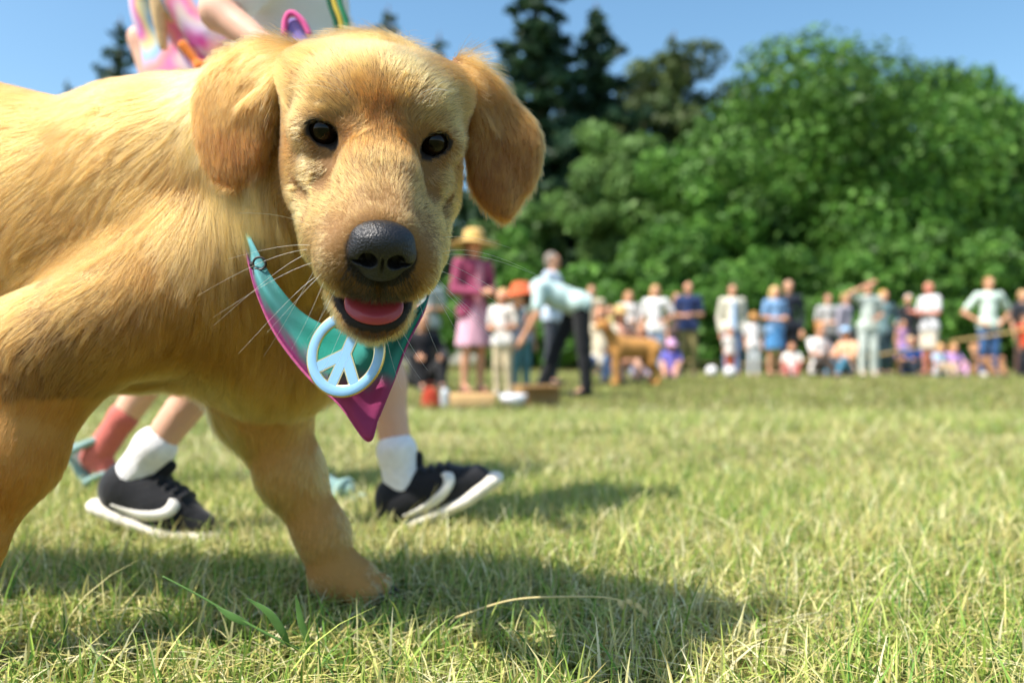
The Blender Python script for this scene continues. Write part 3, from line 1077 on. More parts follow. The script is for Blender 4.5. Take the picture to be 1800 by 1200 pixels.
def build_pendant():
    c = P(608, 622, .568)
    k = .568 / FPX
    fw = unit(np.array([-.16, -1.0, .12]))                    # faces the camera, turned a little
    up = unit(np.array([.39, 0, .92])); rt = unit(np.cross(fw, up)) * -1; up = np.cross(rt, fw) * 1.0
    if up[2] < 0: up = -up
    if rt[0] < 0: rt = -rt
    L = lambda x, y, z: c + (rt * x + up * y) * k + fw * z
    gold, nt, b, out = new_mat('gold_metal')
    b.inputs['Base Color'].default_value = (.78, .60, .30, 1); b.inputs['Metallic'].default_value = 1; b.inputs['Roughness'].default_value = .22
    no = nt.nodes.new('ShaderNodeTexNoise'); no.inputs['Scale'].default_value = 400
    mr = nt.nodes.new('ShaderNodeMapRange'); mr.inputs['To Min'].default_value = .15; mr.inputs['To Max'].default_value = .38
    nt.links.new(no.outputs['Fac'], mr.inputs['Value']); nt.links.new(mr.outputs[0], b.inputs['Roughness'])
    enam = cloth_mat('blue_enamel', hexc('86B4DA'), rough=.18, var=.05, scale=120, bump=.02, sheen=0, spec=.6)
    base = c + up * -78 * k
    pend = empty('peace_pendant', base)
    tag(pend, 'round pale blue peace sign pendant with gold rim hanging on the scarf', 'pendant')

    def annulus(r0, r1, z0, z1, n=72):
        V = []; F = []
        a = np.linspace(0, 2 * math.pi, n, endpoint=False)
        bev = .00015 / k
        prof = [(r0, z0), (r0, z1 - .00015), (r0 + bev, z1), (r1 - bev, z1), (r1, z1 - .00015), (r1, z0)]
        for r, z in prof:
            V += [L(math.cos(t) * r * .94, math.sin(t) * r * 1.04, z) for t in a]
        m = len(prof)
        for i in range(m):
            for j in range(n):
                q = [i * n + j, i * n + (j + 1) % n, ((i + 1) % m) * n + (j + 1) % n, ((i + 1) % m) * n + j]
                F.append(q)
        V = np.array(V); F = np.array(F)
        fn = np.cross(V[F[3 * n // 1][1]] - V[F[2 * n][0]], V[F[2 * n][3]] - V[F[2 * n][0]])
        nn = vnormals(V, F)
        if nn[2 * n] @ fw < 0: F = F[:, ::-1]
        return V - base, F

    ring = mesh_np('rim', *annulus(54, 75, -.0010, .0012), gold, pend, smooth=False)
    mesh_np('enamel', *annulus(56.0, 72.5, .0008, .0014), enam, ring, smooth=False)
    def mark(w, R, z0, z1):
        """The three-armed sign inside the ring as one flat plate with a small edge bevel."""
        dirs = [math.radians(a) for a in (90, 225, 270, 315)]
        out = []
        for i, t in enumerate(dirs):
            e = np.array([math.cos(t), math.sin(t)]); n_ = np.array([-e[1], e[0]])
            out += [e * R - n_ * w, e * R + n_ * w]
            t2 = dirs[(i + 1) % 4] + (2 * math.pi if i == 3 else 0)
            h = (t2 - t) / 2; bi = (t + t2) / 2
            out.append(np.array([math.cos(bi), math.sin(bi)]) * w / math.sin(h))
        out = np.array(out); m = len(out)
        V = np.array([L(x * .94, y * 1.04, z) for z in (z0, z1) for x, y in out])
        F = [list(range(m))[::-1], list(range(m, 2 * m))] + [[i, (i + 1) % m, m + (i + 1) % m, m + i] for i in range(m)]
        nn = np.cross(V[m + 1] - V[m], V[m + 2] - V[m])
        area = sum(out[i][0] * out[(i + 1) % m][1] - out[(i + 1) % m][0] * out[i][1] for i in range(m))
        o_n = np.cross(rt, up) * area
        if o_n @ fw < 0: F = [q[::-1] for q in F]
        return V - base, F
    mk = mesh_np('peace_mark', *mark(11.0, 54.6, -.0008, .0010), gold, pend, smooth=False)
    mesh_np('enamel', *mark(8.6, 55.5, .0006, .0013), enam, mk, smooth=False)
    # link to the scarf
    a = np.linspace(0, 2 * math.pi, 24)
    path = np.array([L(0, 80, -.001) + up * math.sin(t) * .005 + fw * math.cos(t) * .005 for t in a])
    v, f = tube(path, .0007, 6)
    mesh_np('jump_ring', v - base, f, gold, pend)
    return pend


def build_clip():
    d = .622
    pts = catmull([P(440, 462, d), P(449, 478, d), P(455, 495, d), P(462, 512, d), P(458, 518, d - .002)], 26)
    loop = np.array([P(456 + 11 * math.cos(t), 463 + 11 * math.sin(t), d - .003) for t in np.linspace(2.6, 8.6, 26)])
    base = pts[-1]
    e = empty('wire_clip', base)
    tag(e, 'small dark twisted wire clip with a loop at the scarf\'s upper edge', 'clip')
    m = cloth_mat('dark_wire', hexc('2B2420'), rough=.4, var=.3, scale=600, sheen=0, spec=.5)
    tw = pts + np.stack([np.cos(np.arange(26) * 1.4), np.sin(np.arange(26) * 1.4) * 0, np.sin(np.arange(26) * 1.4)], 1) * .0008
    v, f = tube(tw, .0013, 7); mesh_np('stem', v - base, f, m, e)
    v, f = tube(loop, .0010, 7); mesh_np('loop', v - base, f, m, e)


build_scarf(); build_pendant(); build_clip()
# ------------------------------------------------------------------ lawn
def ground_z(x, y):
    y = np.asarray(y, float)
    s = lambda a, b: np.clip((y - a) / (b - a), 0, 1) ** 2 * (3 - 2 * np.clip((y - a) / (b - a), 0, 1))
    return -.09 * (s(2.5, 6.0) - s(8.0, 14.0))


def build_ground():
    ys = np.concatenate([np.linspace(-60, 0, 10), np.arange(.5, 20, .5), np.linspace(20, 180, 18)])
    xs = np.concatenate([np.linspace(-160, -21, 10), np.arange(-20, 20.1, 2), np.linspace(21, 160, 10)])
    X, Y = np.meshgrid(xs, ys, indexing='ij')
    V = np.stack([X, Y, ground_z(X, Y)], -1).reshape(-1, 3)
    n = len(ys)
    F = np.array([[i * n + j, (i + 1) * n + j, (i + 1) * n + j + 1, i * n + j + 1] for i in range(len(xs) - 1) for j in range(n - 1)])
    m, nt, b, out = new_mat('lawn_soil')
    tc = nt.nodes.new('ShaderNodeTexCoord')
    n1 = nt.nodes.new('ShaderNodeTexNoise'); n1.inputs['Scale'].default_value = 1.3; n1.inputs['Detail'].default_value = 6
    n2 = nt.nodes.new('ShaderNodeTexNoise'); n2.inputs['Scale'].default_value = 28; n2.inputs['Detail'].default_value = 8; n2.inputs['Roughness'].default_value = .7
    for q in (n1, n2): nt.links.new(tc.outputs['Object'], q.inputs['Vector'])
    r1 = nt.nodes.new('ShaderNodeValToRGB'); r1.color_ramp.elements[0].color = (*hexc('434A20'), 1); r1.color_ramp.elements[1].color = (*hexc('6C6C38'), 1)
    r1.color_ramp.elements[0].position = .35; r1.color_ramp.elements[1].position = .65
    r2 = nt.nodes.new('ShaderNodeValToRGB'); r2.color_ramp.elements[0].color = (*hexc('363A18'), 1); r2.color_ramp.elements[1].color = (*hexc('827A48'), 1)
    r2.color_ramp.elements[0].position = .35; r2.color_ramp.elements[1].position = .7
    nt.links.new(n1.outputs['Fac'], r1.inputs[0]); nt.links.new(n2.outputs['Fac'], r2.inputs[0])
    mx = nt.nodes.new('ShaderNodeMix'); mx.data_type = 'RGBA'; mx.inputs['Factor'].default_value = .5
    nt.links.new(r1.outputs[0], mx.inputs['A']); nt.links.new(r2.outputs[0], mx.inputs['B'])
    nt.links.new(mx.outputs['Result'], b.inputs['Base Color']); b.inputs['Roughness'].default_value = 1; b.inputs['Specular IOR Level'].default_value = .1
    bp = nt.nodes.new('ShaderNodeBump'); bp.inputs['Strength'].default_value = .6; bp.inputs['Distance'].default_value = .02
    nt.links.new(n2.outputs['Fac'], bp.inputs['Height']); nt.links.new(bp.outputs[0], b.inputs['Normal'])
    o = mesh_np('ground', V, F, m)
    tag(o, 'wide sunlit lawn ground', kind='structure')


G_COLS = np.array([hexc(h) for h in ('94AC48', '7CA042', 'B0BC60', '688E3A', 'CEC67C', 'DED698', 'BCAE6A', '4E7C34', 'A0B254', 'EAE2B4')])
G_PROB = np.array([.14, .12, .16, .08, .14, .10, .08, .05, .09, .04]); G_PROB /= G_PROB.sum()


def blades(rg, x, y, h, w, lean, segs=3, straw=0.0, flat=False):
    """Curved tapering blades; returns vertices, quads and colours."""
    n = len(x)
    az = rg.uniform(0, 2 * math.pi, n)
    face = az + rg.uniform(-1.2, 1.2, n)
    dx, dy = np.cos(az), np.sin(az); wx, wy = -np.sin(face), np.cos(face)
    z0 = ground_z(x, y)
    V = np.zeros((n, segs + 1, 2, 3))
    for k in range(segs + 1):
        t = k / segs
        out = lean * h * (t ** 1.7)
        up = h * (t - .35 * np.clip(lean, 0, 1.3) * t ** 2.2) if not flat else h * .06 * np.sin(t * math.pi) + .012 + rg.uniform(0, .012, n) * 0
        if flat: out = h * t
        wd = w * (1 - t ** 1.8 * .92) * .5
        for s, sg in ((0, -1), (1, 1)):
            V[:, k, s, 0] = x + dx * out + wx * wd * sg
            V[:, k, s, 1] = y + dy * out + wy * wd * sg
            V[:, k, s, 2] = z0 + up - (.004 if not flat else 0)
    base = np.arange(n)[:, None] * (segs + 1) * 2
    q = []
    for k in range(segs):
        q.append(np.stack([base[:, 0] + 2 * k, base[:, 0] + 2 * k + 1, base[:, 0] + 2 * k + 3, base[:, 0] + 2 * k + 2], 1))
    ci = rg.choice(len(G_COLS), n, p=G_PROB)
    patch = vnoise(np.stack([x, y, x * 0], 1), 3.2, 31)
    pf = vnoise(np.stack([x, y, x * 0], 1), 11.0, 12)
    turn = rg.random(n) < np.clip((patch * .65 + pf * .35 - .46) * 2.6, 0, .75) + straw
    ci[turn] = rg.choice([4, 5, 6, 2, 9], turn.sum())
    c = .96 * G_COLS[ci] * (1 + .14 * rg.normal(0, 1, n))[:, None].clip(.6, 1.4)
    C = np.repeat(c[:, None], (segs + 1) * 2, axis=1).reshape(-1, 3).clip(.01, .9)
    return V.reshape(-1, 3), np.concatenate(q), C


def join(parts):
    V, F, C, o = [], [], [], 0
    for v, f, c in parts:
        V.append(v); F.append(f + o); C.append(c); o += len(v)
    return np.concatenate(V), np.concatenate(F), np.concatenate(C)


def zone(rg, n, d0, d1, side):
    """Points spread over the wedge of lawn between distances d0 and d1."""
    d = np.sqrt(rg.uniform(d0 ** 2, d1 ** 2, n))
    x = rg.uniform(-1, 1, n) * (.70 * d + side)
    return x, d


def trample(x, y):
    """Grass pressed down where the dog's paws stand."""
    f = np.ones(len(x))
    for px, py in ((-.165, .82), (-.47, .643)):
        f *= np.clip(np.hypot((x - px) / 1.3, (y - py)) / .075, .3, 1)
    return f


def build_grass():
    rg = np.random.default_rng(5)
    mat = tint_mat('grass_blades', rough=.5, spec=.35, translucent=.24)
    parts = []
    x, y = zone(rg, 118000, .40, 1.7, .25)
    hgt = rg.gamma(4.5, .0060, len(x)).clip(.008, .06)
    hgt *= trample(x, y)
    parts.append(blades(rg, x, y, hgt, rg.uniform(.0013, .0032, len(x)), np.where(rg.random(len(x)) < .5, rg.uniform(.05, .6, len(x)), rg.gamma(3, .35, len(x)).clip(.1, 2.2))))
    x, y = zone(rg, 2000, .42, 1.9, .25)                      # taller stray blades
    k = trample(x, y) > .9; x, y = x[k], y[k]
    parts.append(blades(rg, x, y, rg.uniform(.05, .095, len(x)), rg.uniform(.0012, .0026, len(x)), rg.uniform(.2, 1.1, len(x)), 4))
    x, y = zone(rg, 24000, .42, 2.6, .25)                      # dry stalks lying on top
    parts.append(blades(rg, x, y, rg.uniform(.03, .11, len(x)), rg.uniform(.0009, .0022, len(x)), 0, 3, .9, True))
    V, F, C = join(parts)
    o = mesh_np('grass', V, F, mat, colors=C, smooth=True)
    tag(o, 'long sunlit grass blades and dry stalks growing on the near lawn', 'grass', kind='stuff')
    parts = []
    x, y = zone(rg, 76000, 1.7, 5.0, .8)
    parts.append(blades(rg, x, y, rg.gamma(4.5, .0068, len(x)).clip(.012, .07), rg.uniform(.002, .0048, len(x)), rg.gamma(3, .32, len(x)).clip(.1, 2.2), 2))
    x, y = zone(rg, 3500, 1.8, 6.0, .8)
    parts.append(blades(rg, x, y, rg.uniform(.06, .11, len(x)), rg.uniform(.002, .004, len(x)), rg.uniform(.1, 1.0, len(x)), 3, .5))
    x, y = zone(rg, 60000, 5.0, 17.0, 2.5)
    parts.append(blades(rg, x, y, rg.gamma(5, .0075, len(x)).clip(.015, .08), rg.uniform(.006, .012, len(x)), rg.uniform(.1, 1.2, len(x)), 2))
    V, F, C = join(parts)
    o = mesh_np('grass', V, F, mat, colors=C, smooth=True)
    tag(o, 'short mown grass covering the lawn towards the crowd', 'grass', kind='stuff')


# ------------------------------------------------------------------ trees
def leaf_cloud(rg, centers, radii, n, size, cols, squash=.8, shell=.55, tone=.25):
    """Leaf quads spread through many overlapping clumps."""
    centers = np.asarray(centers); radii = np.asarray(radii)
    w = radii ** 2; w = w / w.sum()
    k = rg.choice(len(centers), n, p=w)
    dv = unit(rg.normal(0, 1, (n, 3)))
    r = radii[k] * (shell + (1.05 - shell) * rg.random(n) ** .6)
    p = centers[k] + dv * r[:, None] * np.array([1, 1, squash])
    nrm = unit(dv + rg.normal(0, .55, (n, 3)))
    a = unit(np.cross(nrm, rg.normal(0, 1, (n, 3)))); b = np.cross(nrm, a)
    s = size * rg.uniform(.6, 1.3, n)[:, None]
    V = np.stack([p - a * s, p + b * s * .55, p + a * s, p - b * s * .55], 1).reshape(-1, 3)
    F = np.arange(n * 4).reshape(-1, 4)
    ctint = rg.uniform(1 - tone, 1 + tone, len(centers))[k]
    ci = rg.integers(0, len(cols), n)
    C = np.asarray(cols)[ci] * (ctint * rg.uniform(.8, 1.2, n))[:, None]
    return V, F, np.repeat(C, 4, axis=0)


def limb_mesh(paths):
    V, F, o = [], [], 0
    for path, r in paths:
        v, f = tube(path, r, 8)
        V.append(v); F += [[i + o for i in q] for q in f]; o += len(v)
    return np.concatenate(V), F


BARK = None


def deciduous(name, px, d, top_py, half_px, label, cols, rg, base_frac=.12, n=11000, nblob=46, size=.26, group=None, cat='tree', tone=.3):
    z_top = CAMH + (HOR - top_py) / FPX * d
    x = (px - 900) / FPX * d; R = half_px / FPX * d
    t = empty(name, (x, d, 0)); tag(t, label, cat, group)
    zb = z_top * base_frac; hh = (z_top - zb) / 2; zc = zb + hh
    C, Rd = [], []
    for i in range(nblob):
        dv = unit(rg.normal(0, 1, 3)); q = rg.random() ** .45
        rb = R * rg.uniform(.20, .38)
        C.append([dv[0] * (R - rb * .7) * q, dv[1] * (R - rb * .7) * q * .85, zc + dv[2] * (hh - rb * .6) * q]); Rd.append(rb)
    V, F, K = leaf_cloud(rg, C, Rd, n, size, cols, tone=tone)
    V[:, 2] = np.maximum(V[:, 2], .03)
    mesh_np('crown', V, F, tint_mat('leaves', rough=.55, spec=.3, translucent=.3), t, colors=K)
    r0 = .045 * z_top ** .9 * .5
    paths = [(catmull([(0, 0, -.1), (r0 * .3, 0, zc * .45), (0, r0 * .4, zc), (r0, 0, zc + hh * .55)], 14), np.linspace(r0, r0 * .2, 14))]
    for i in range(7):
        j = rg.integers(0, nblob)
        st = np.array([0, 0, zc * rg.uniform(.45, .95)])
        paths.append((catmull([st, (st + np.array(C[j])) / 2 + [0, 0, .2 * R * rg.random()], C[j]], 8), np.linspace(r0 * .42, r0 * .08, 8)))
    v, f = limb_mesh(paths)
    mesh_np('trunk', v, f, cloth_mat('bark', hexc('5A4A3A'), rough=1, var=.3, scale=8, bump=.8, sheen=0), t)
    return t


def conifer(name, px, d, top_py, half_px, label, cols, rg, n=6500, group=None, size=.24, gap=.5):
    z_top = CAMH + (HOR - top_py) / FPX * d
    x = (px - 900) / FPX * d; R = half_px / FPX * d
    t = empty(name, (x, d, 0)); tag(t, label, 'tree', group)
    paths = [(np.array([[0, 0, -.1], [.05, 0, z_top * .4], [0, .05, z_top * .75], [0, 0, z_top]]), np.array([.020, .015, .008, .002]) * z_top)]
    C, Rd = [], []
    nb = 70
    for i in range(nb):
        f = (i + rg.random()) / nb
        z = z_top * (.12 + .86 * f)
        L = R * (1 - f) ** .6 * rg.uniform(.5, 1.15) + .3
        az = i * 2.4 + rg.normal(0, .3)
        e = np.array([math.cos(az) * L, math.sin(az) * L, z - L * rg.uniform(.05, .35)])
        s0 = np.array([0, 0, z])
        paths.append((np.array([s0, (s0 + e) / 2 + [0, 0, .08 * L], e]), np.array([.045, .03, .012]) * (1 - f * .6)))
        for k in range(5):
            q = (k + 1) / 5
            C.append(s0 + (e - s0) * q + rg.normal(0, .08 * L, 3)); Rd.append((.16 + .14 * (1 - q)) * L * .9 + .12)
    V, F, K = leaf_cloud(rg, C, Rd, n, size, cols, squash=.55, shell=.2)
    mesh_np('crown', V, F, tint_mat('leaves', rough=.55, spec=.3, translucent=.3), t, colors=K)
    v, f = limb_mesh(paths)
    mesh_np('trunk', v, f, cloth_mat('bark', hexc('5A4A3A'), rough=1, var=.3, scale=8, bump=.8, sheen=0), t)
    return t


LEAF_A = [hexc(h) for h in ('4A7228', '588434', '3C6421', '68923C')]
LEAF_B = [hexc(h) for h in ('5C7E3C', '6C8E46', '4C6C32', '7A9C54')]
LEAF_C = [hexc(h) for h in ('2A4830', '365438', '223C2A', '405A38')]
LEAF_D = [hexc(h) for h in ('54683A', '5F7040', '485C34', '6A7846')]


def build_trees():
    rg = np.random.default_rng(11)
    deciduous('leafy_tree', 1470, 38, 52, 300, 'largest bright green broadleaf tree, its rounded crown highest above the crowd', LEAF_A, rg, base_frac=.04, n=56000, nblob=120, size=.18, tone=.4)
    deciduous('leafy_tree', 1690, 41, 72, 200, 'broad green tree beside the largest rounded tree, stepping down to the open sky', LEAF_A, rg, base_frac=.04, n=36000, nblob=80, size=.19, tone=.4)
    deciduous('leafy_tree', 1245, 36, 215, 150, 'mid-height green tree between the dusty pale tree and the largest rounded tree', LEAF_A, rg, base_frac=.04, n=26000, nblob=60, size=.17, tone=.4)
    deciduous('leafy_tree', 1085, 40, 190, 125, 'dusty pale green tree standing in front of the dark spired conifers', LEAF_B, rg, base_frac=.04, n=24000, nblob=60, size=.18, tone=.4)
    deciduous('leafy_tree', 1850, 46, 190, 130, 'green tree at the open-sky end of the tree line', LEAF_A, rg, base_frac=.04, n=9000, size=.28)
    deciduous('leafy_tree', 815, 46, 330, 95, 'shaded tree behind the straw hat, mostly hidden by the dog\'s head', LEAF_C, rg, base_frac=.0, n=9000, size=.28)
    deciduous('leafy_tree', 920, 44, 300, 110, 'low shaded tree below the tallest dark conifer', LEAF_B, rg, base_frac=.04, n=9000, size=.27)
    deciduous('leafy_tree', 1360, 50, 150, 150, 'dark green tree filling the gap behind the largest rounded tree', LEAF_D, rg, base_frac=.04, n=10000, size=.3)
    deciduous('leafy_tree', 1125, 58, 62, 125, 'dull olive tree filling in between the pointed conifer and the pine', LEAF_D, rg, base_frac=.04, n=22000, size=.24)
    deciduous('leafy_tree', 1000, 60, 150, 110, 'dark tree joining the two tall conifers', LEAF_C, rg, base_frac=.04, n=15000, size=.25)
    conifer('conifer_tree', 945, 50, -110, 160, 'tallest dark conifer with ragged drooping branches rising out above the tree line', LEAF_C, rg, n=24000, size=.33)
    conifer('conifer_tree', 1048, 53, 5, 150, 'dark conifer with a pointed top beside the tallest ragged conifer', LEAF_C, rg, n=22000, size=.34)
    conifer('conifer_tree', 1185, 56, 55, 140, 'thin olive conifer with a bare spike of a top', LEAF_D, rg, n=11000, size=.28)
    deciduous('pine_tree', 1278, 56, 30, 125, 'olive brown pine with a flat rounded top behind the largest tree', LEAF_D, rg, base_frac=.1, n=11000, size=.28)
    conifer('conifer_tree', 212, 60, 30, 100, 'dark conifer standing alone above the dog\'s back', LEAF_C, rg, n=10000, size=.3)
    conifer('conifer_tree', 118, 75, 140, 40, 'small far conifer tip just clearing the dog\'s back', LEAF_C, rg, n=2600, size=.34)
    conifer('conifer_tree', 682, 58, 10, 100, 'dark conifer top showing above the dog\'s forehead', LEAF_C, rg, n=10000, size=.3)
    conifer('conifer_tree', 772, 62, 58, 60, 'slim far conifer tip beside the dog\'s drooping ear', LEAF_C, rg, n=4000, size=.32)
    behind = ('straw hat and the burgundy cardigan', 'bending person in the mint shirt', 'small straw hat and the peach dress', 'white tee and the navy polo shirt', 'cream cardigan',
              'light denim dress', 'brown hair bun and the pale blue cap', 'sage jumpsuit and the teal cardigan', 'bald person in cream shorts', 'pale green polo shirt', 'rope\'s raised end')
    for i, (px, d, top, half) in enumerate(((905, 27, 430, 75), (1000, 25, 470, 80), (1085, 23, 450, 75), (1180, 26, 395, 85), (1275, 24, 450, 80), (1370, 26, 400, 95),
                                            (1465, 25, 480, 85), (1560, 27, 390, 100), (1660, 25, 485, 85), (1750, 27, 400, 95), (1850, 26, 440, 90))):
        deciduous('shrub', px, d, top, half, 'dense green hedge shrub behind the ' + behind[i], LEAF_A, rg, base_frac=-.12, n=6500, nblob=44, size=.14,
                  group='shrubs in the hedge behind the crowd', cat='shrub')
    for i in range(9):
        deciduous('shrub', 860 + i * 125, 31 + (i % 2) * 1.5, 370 + 38 * (i * 2 % 3), 105, 'tall shaded shrub filling in behind the hedge', LEAF_A, rg, base_frac=-.12, n=5000, nblob=40, size=.20,
                  group='shaded shrubs behind the hedge', cat='shrub')
    for i, (px, d, top, half) in enumerate(((60, 30, 560, 90), (260, 31, 570, 95), (450, 30, 565, 90), (620, 29, 545, 90), (780, 28, 520, 80))):
        deciduous('shrub', px, d, top, half, 'low green shrub on the far lawn edge behind the dog', LEAF_A, rg, base_frac=-.1, n=3500, nblob=24, size=.15,
                  group='low shrubs behind the dog', cat='shrub')


build_ground(); build_grass(); build_trees()
# ------------------------------------------------------------------ people
def sdf_mesh(prims, vox, it=1):
    lo = np.full(3, 9e9); hi = -lo
    for p in prims:
        if p[0] == 'c':
            for q, r in ((p[1], p[3]), (p[2], p[4])):
                lo = np.minimum(lo, np.asarray(q) - r); hi = np.maximum(hi, np.asarray(q) + r)
        elif p[0] == 'e':
            r = np.max(np.asarray(p[2]) * np.ones(3)) if p[3] is not None else np.asarray(p[2]) * np.ones(3)
            lo = np.minimum(lo, np.asarray(p[1]) - r); hi = np.maximum(hi, np.asarray(p[1]) + r)
    m = vox * 3
    F = Field(*(np.arange(a - m, b + m, vox) for a, b in zip(lo, hi)))
    for p in prims:
        if p[0] == 'c': F.cone(p[1], p[2], p[3], p[4], p[5], squash=p[6] if len(p) > 6 else None)
        elif p[0] == 'e': F.ell(p[1], p[2], p[3], p[4])
        elif p[0] == 's': F.ell(p[1], p[2], p[3], p[4], op='sub')
        elif p[0] == 'p':                                    # keep what lies on the normal's side of a plane
            q, n = np.asarray(p[1]), np.asarray(p[2])
            X, Y, Z = np.meshgrid(*F.g, indexing='ij', sparse=True)
            F.S = np.maximum(F.S, -((X - q[0]) * n[0] + (Y - q[1]) * n[1] + (Z - q[2]) * n[2]).astype(np.float32))
    V, Q = F.mesh()
    return smooth_mesh(V, Q, it, .4), Q


POSES = {
    'down': dict(el=((-.135, .02, .63), (.135, .02, .63)), wr=((-.13, -.03, .475), (.13, -.03, .475))),
    'hips': dict(el=((-.225, .05, .645), (.225, .05, .645)), wr=((-.105, -.045, .55), (.105, -.045, .55))),
    'front': dict(el=((-.14, .0, .645), (.14, .0, .645)), wr=((-.035, -.15, .63), (.035, -.15, .64))),
    'cross': dict(el=((-.14, -.02, .66), (.14, -.02, .66)), wr=((.05, -.12, .665), (-.05, -.13, .68))),
    'shade': dict(el=((-.215, -.07, .87), (.14, .0, .645)), wr=((-.035, -.11, .955), (.04, -.12, .60))),
    'lefthip': dict(el=((-.135, .02, .63), (.21, .03, .66)), wr=((-.13, -.03, .475), (.10, -.10, .60))),
}
SIT = dict(sh=((-.105, .02, .37), (.105, .02, .37)), hip=((-.055, 0, .075), (.055, 0, .075)), kn=((-.11, -.19, .215), (.11, -.19, .215)),
           an=((-.07, -.27, .035), (.07, -.27, .035)), el=((-.15, -.06, .24), (.15, -.06, .24)), wr=((-.09, -.19, .225), (.09, -.19, .225)), head=(0, -.02, .485))
BEND = dict(sh=((-.10, -.23, .615), (.10, -.23, .615)), hip=((-.055, .02, .53), (.055, .02, .53)), kn=((-.06, -.10, .29), (.06, .03, .28)),
            an=((-.06, -.20, .04), (.06, .05, .04)), el=((-.13, -.25, .46), (.13, -.25, .46)), wr=((-.08, -.30, .34), (.09, -.31, .35)), head=(0, -.325, .565))


def person(label, x, d, Ht, rz=0.0, pose='down', skin='D9A07E', top=None, sleeve='short', bottom=None, length='long', hair=None, style='short',
           hat=None, hatcol=None, shoe='3A3A3A', dress=None, vox=.022, over=None, group=None, gz=None, topmat=None, bottommat=None, open_col=None, name='person', face=0.0, feet=True):
    z0 = float(ground_z(x, d)) if gz is None else gz
    root = empty(name, (x, d, z0), math.radians(rz))
    tag(root, label, 'person', group)
    J = dict(sh=((-.105, 0, .815), (.105, 0, .815)), hip=((-.05, 0, .52), (.05, 0, .52)), kn=((-.055, -.012, .285), (.055, -.012, .285)),
             an=((-.06, .012, .045), (.06, .012, .045)), head=(0, -.008, .93))
    if pose == 'sit': J.update(SIT)
    elif pose == 'bend': J.update(BEND)
    else: J.update(POSES[pose])
    if over: J.update(over)
    J = {k: (np.array(v) * Ht) for k, v in J.items()}
    sh, hip, kn, an, el, wr, hd = (J[k] for k in ('sh', 'hip', 'kn', 'an', 'el', 'wr', 'head'))
    s = Ht / 1.72
    child = Ht < 1.35
    hs = s * (1.0 if not child else 1.0 + .42 * (1.35 - Ht) / .5)          # children have bigger heads
    chest = sh.mean(0); pel = hip.mean(0); neck = chest + unit(hd - chest) * .045 * s
    sq = (np.array([0, 1.0, 0]), 1.35)
    trunk_dir = unit(chest - pel)
    lat = unit(sh[1] - sh[0])
    ca, sa = math.cos(face), math.sin(face)
    D3 = lambda *v: np.array([v[0] * ca - v[1] * sa, v[0] * sa + v[1] * ca, v[2]])
    AX = np.stack([D3(1, 0, 0), D3(0, 1, 0), D3(0, 0, 1)])

    def torso(g):
        mid = (chest + pel) / 2
        return [('c', chest - trunk_dir * .04 * s - lat * .055 * s, chest - trunk_dir * .04 * s + lat * .055 * s, .092 * s + g, .092 * s + g, .04),
                ('c', chest - trunk_dir * .07 * s, mid, .112 * s + g, .105 * s + g, .05), ('c', mid, pel, .105 * s + g, .112 * s + g, .05),
                ('c', hip[0], hip[1], .088 * s + g, .088 * s + g, .04),
                ('c', sh[0], sh[1], .052 * s + g, .052 * s + g, .04)]

    def arms(g, part):
        P_ = []
        for i in (0, 1):
            if part in ('short', 'long', 'skin'):
                e = el[i] if part != 'short' else sh[i] + (el[i] - sh[i]) * .72
                P_.append(('c', sh[i], e, .048 * s + g, (.039 if part != 'short' else .044) * s + g, .02))
            if part in ('long', 'skin'):
                w = wr[i] if part == 'skin' else el[i] + (wr[i] - el[i]) * .93
                P_.append(('c', el[i], w, .039 * s + g, .027 * s + g, .012))
        return P_

    def legs(g, part):
        P_ = []
        for i in (0, 1):
            if part == 'short':
                k_ = hip[i] + (kn[i] - hip[i]) * .88
                P_.append(('c', hip[i], k_, .082 * s + g, .070 * s + g, .03))
            else:
                P_.append(('c', hip[i], kn[i], .080 * s + g, .054 * s + g, .03))
                a_ = an[i] if part == 'skin' else kn[i] + (an[i] - kn[i]) * .95
                P_.append(('c', kn[i], kn[i] + (an[i] - kn[i]) * .35 + [0, .012 * s, 0], .052 * s + g, .052 * s + g, .02))
                P_.append(('c', kn[i] + (an[i] - kn[i]) * .35 + [0, .012 * s, 0], a_, .050 * s + g, .034 * s + g * 1.6, .02))
        return P_

    # ---- body: one continuous surface
    B = torso(0) + arms(0, 'skin') + legs(0, 'skin')
    B += [('c', chest + trunk_dir * .01 * s, hd - [0, 0, .05 * hs], .055 * s, .048 * s, .02)]
    B += [('e', hd + [0, 0, .015 * hs], np.array([.074, .092, .092]) * hs, AX, .01), ('e', hd + D3(0, -.022, -.055) * hs, np.array([.054, .062, .058]) * hs, AX, .02),
          ('c', hd + D3(0, -.084, .008) * hs, hd + D3(0, -.097, -.022) * hs, .010 * hs, .014 * hs, .012)]
    for i in (-1, 1):
        B.append(('e', hd + D3(i * .076, .008, -.005) * hs, np.array([.012, .02, .03]) * hs, AX, .006))
    for i in (0, 1):
        h = unit(wr[i] - el[i]); sd = np.array([1.0 if i == 0 else -1.0, 0, 0]); q = unit(np.cross(h, [0.2, 1, .1]))
        c_ = wr[i] + h * .05 * s
        B.append(('c', wr[i], c_ + h * .03 * s, .026 * s, .034 * s, .01))
        for j in range(4):
            b_ = c_ + h * .04 * s + q * (j - 1.5) * .021 * s
            B.append(('c', b_, b_ + h * (.062, .074, .07, .055)[j] * s + np.array([0, -.022, 0]) * s, .0115 * s, .0095 * s, .004))
        B.append(('c', c_ + q * .022 * s, c_ + q * .052 * s + h * .035 * s, .013 * s, .011 * s, .006))
        if feet: B.append(('c', an[i], an[i] + np.array([0, -.12, -.028]) * s, .036 * s, .026 * s, .015))
    V, Q = sdf_mesh(B, vox)
    sm = skin_mat('skin_' + skin, hexc(skin))
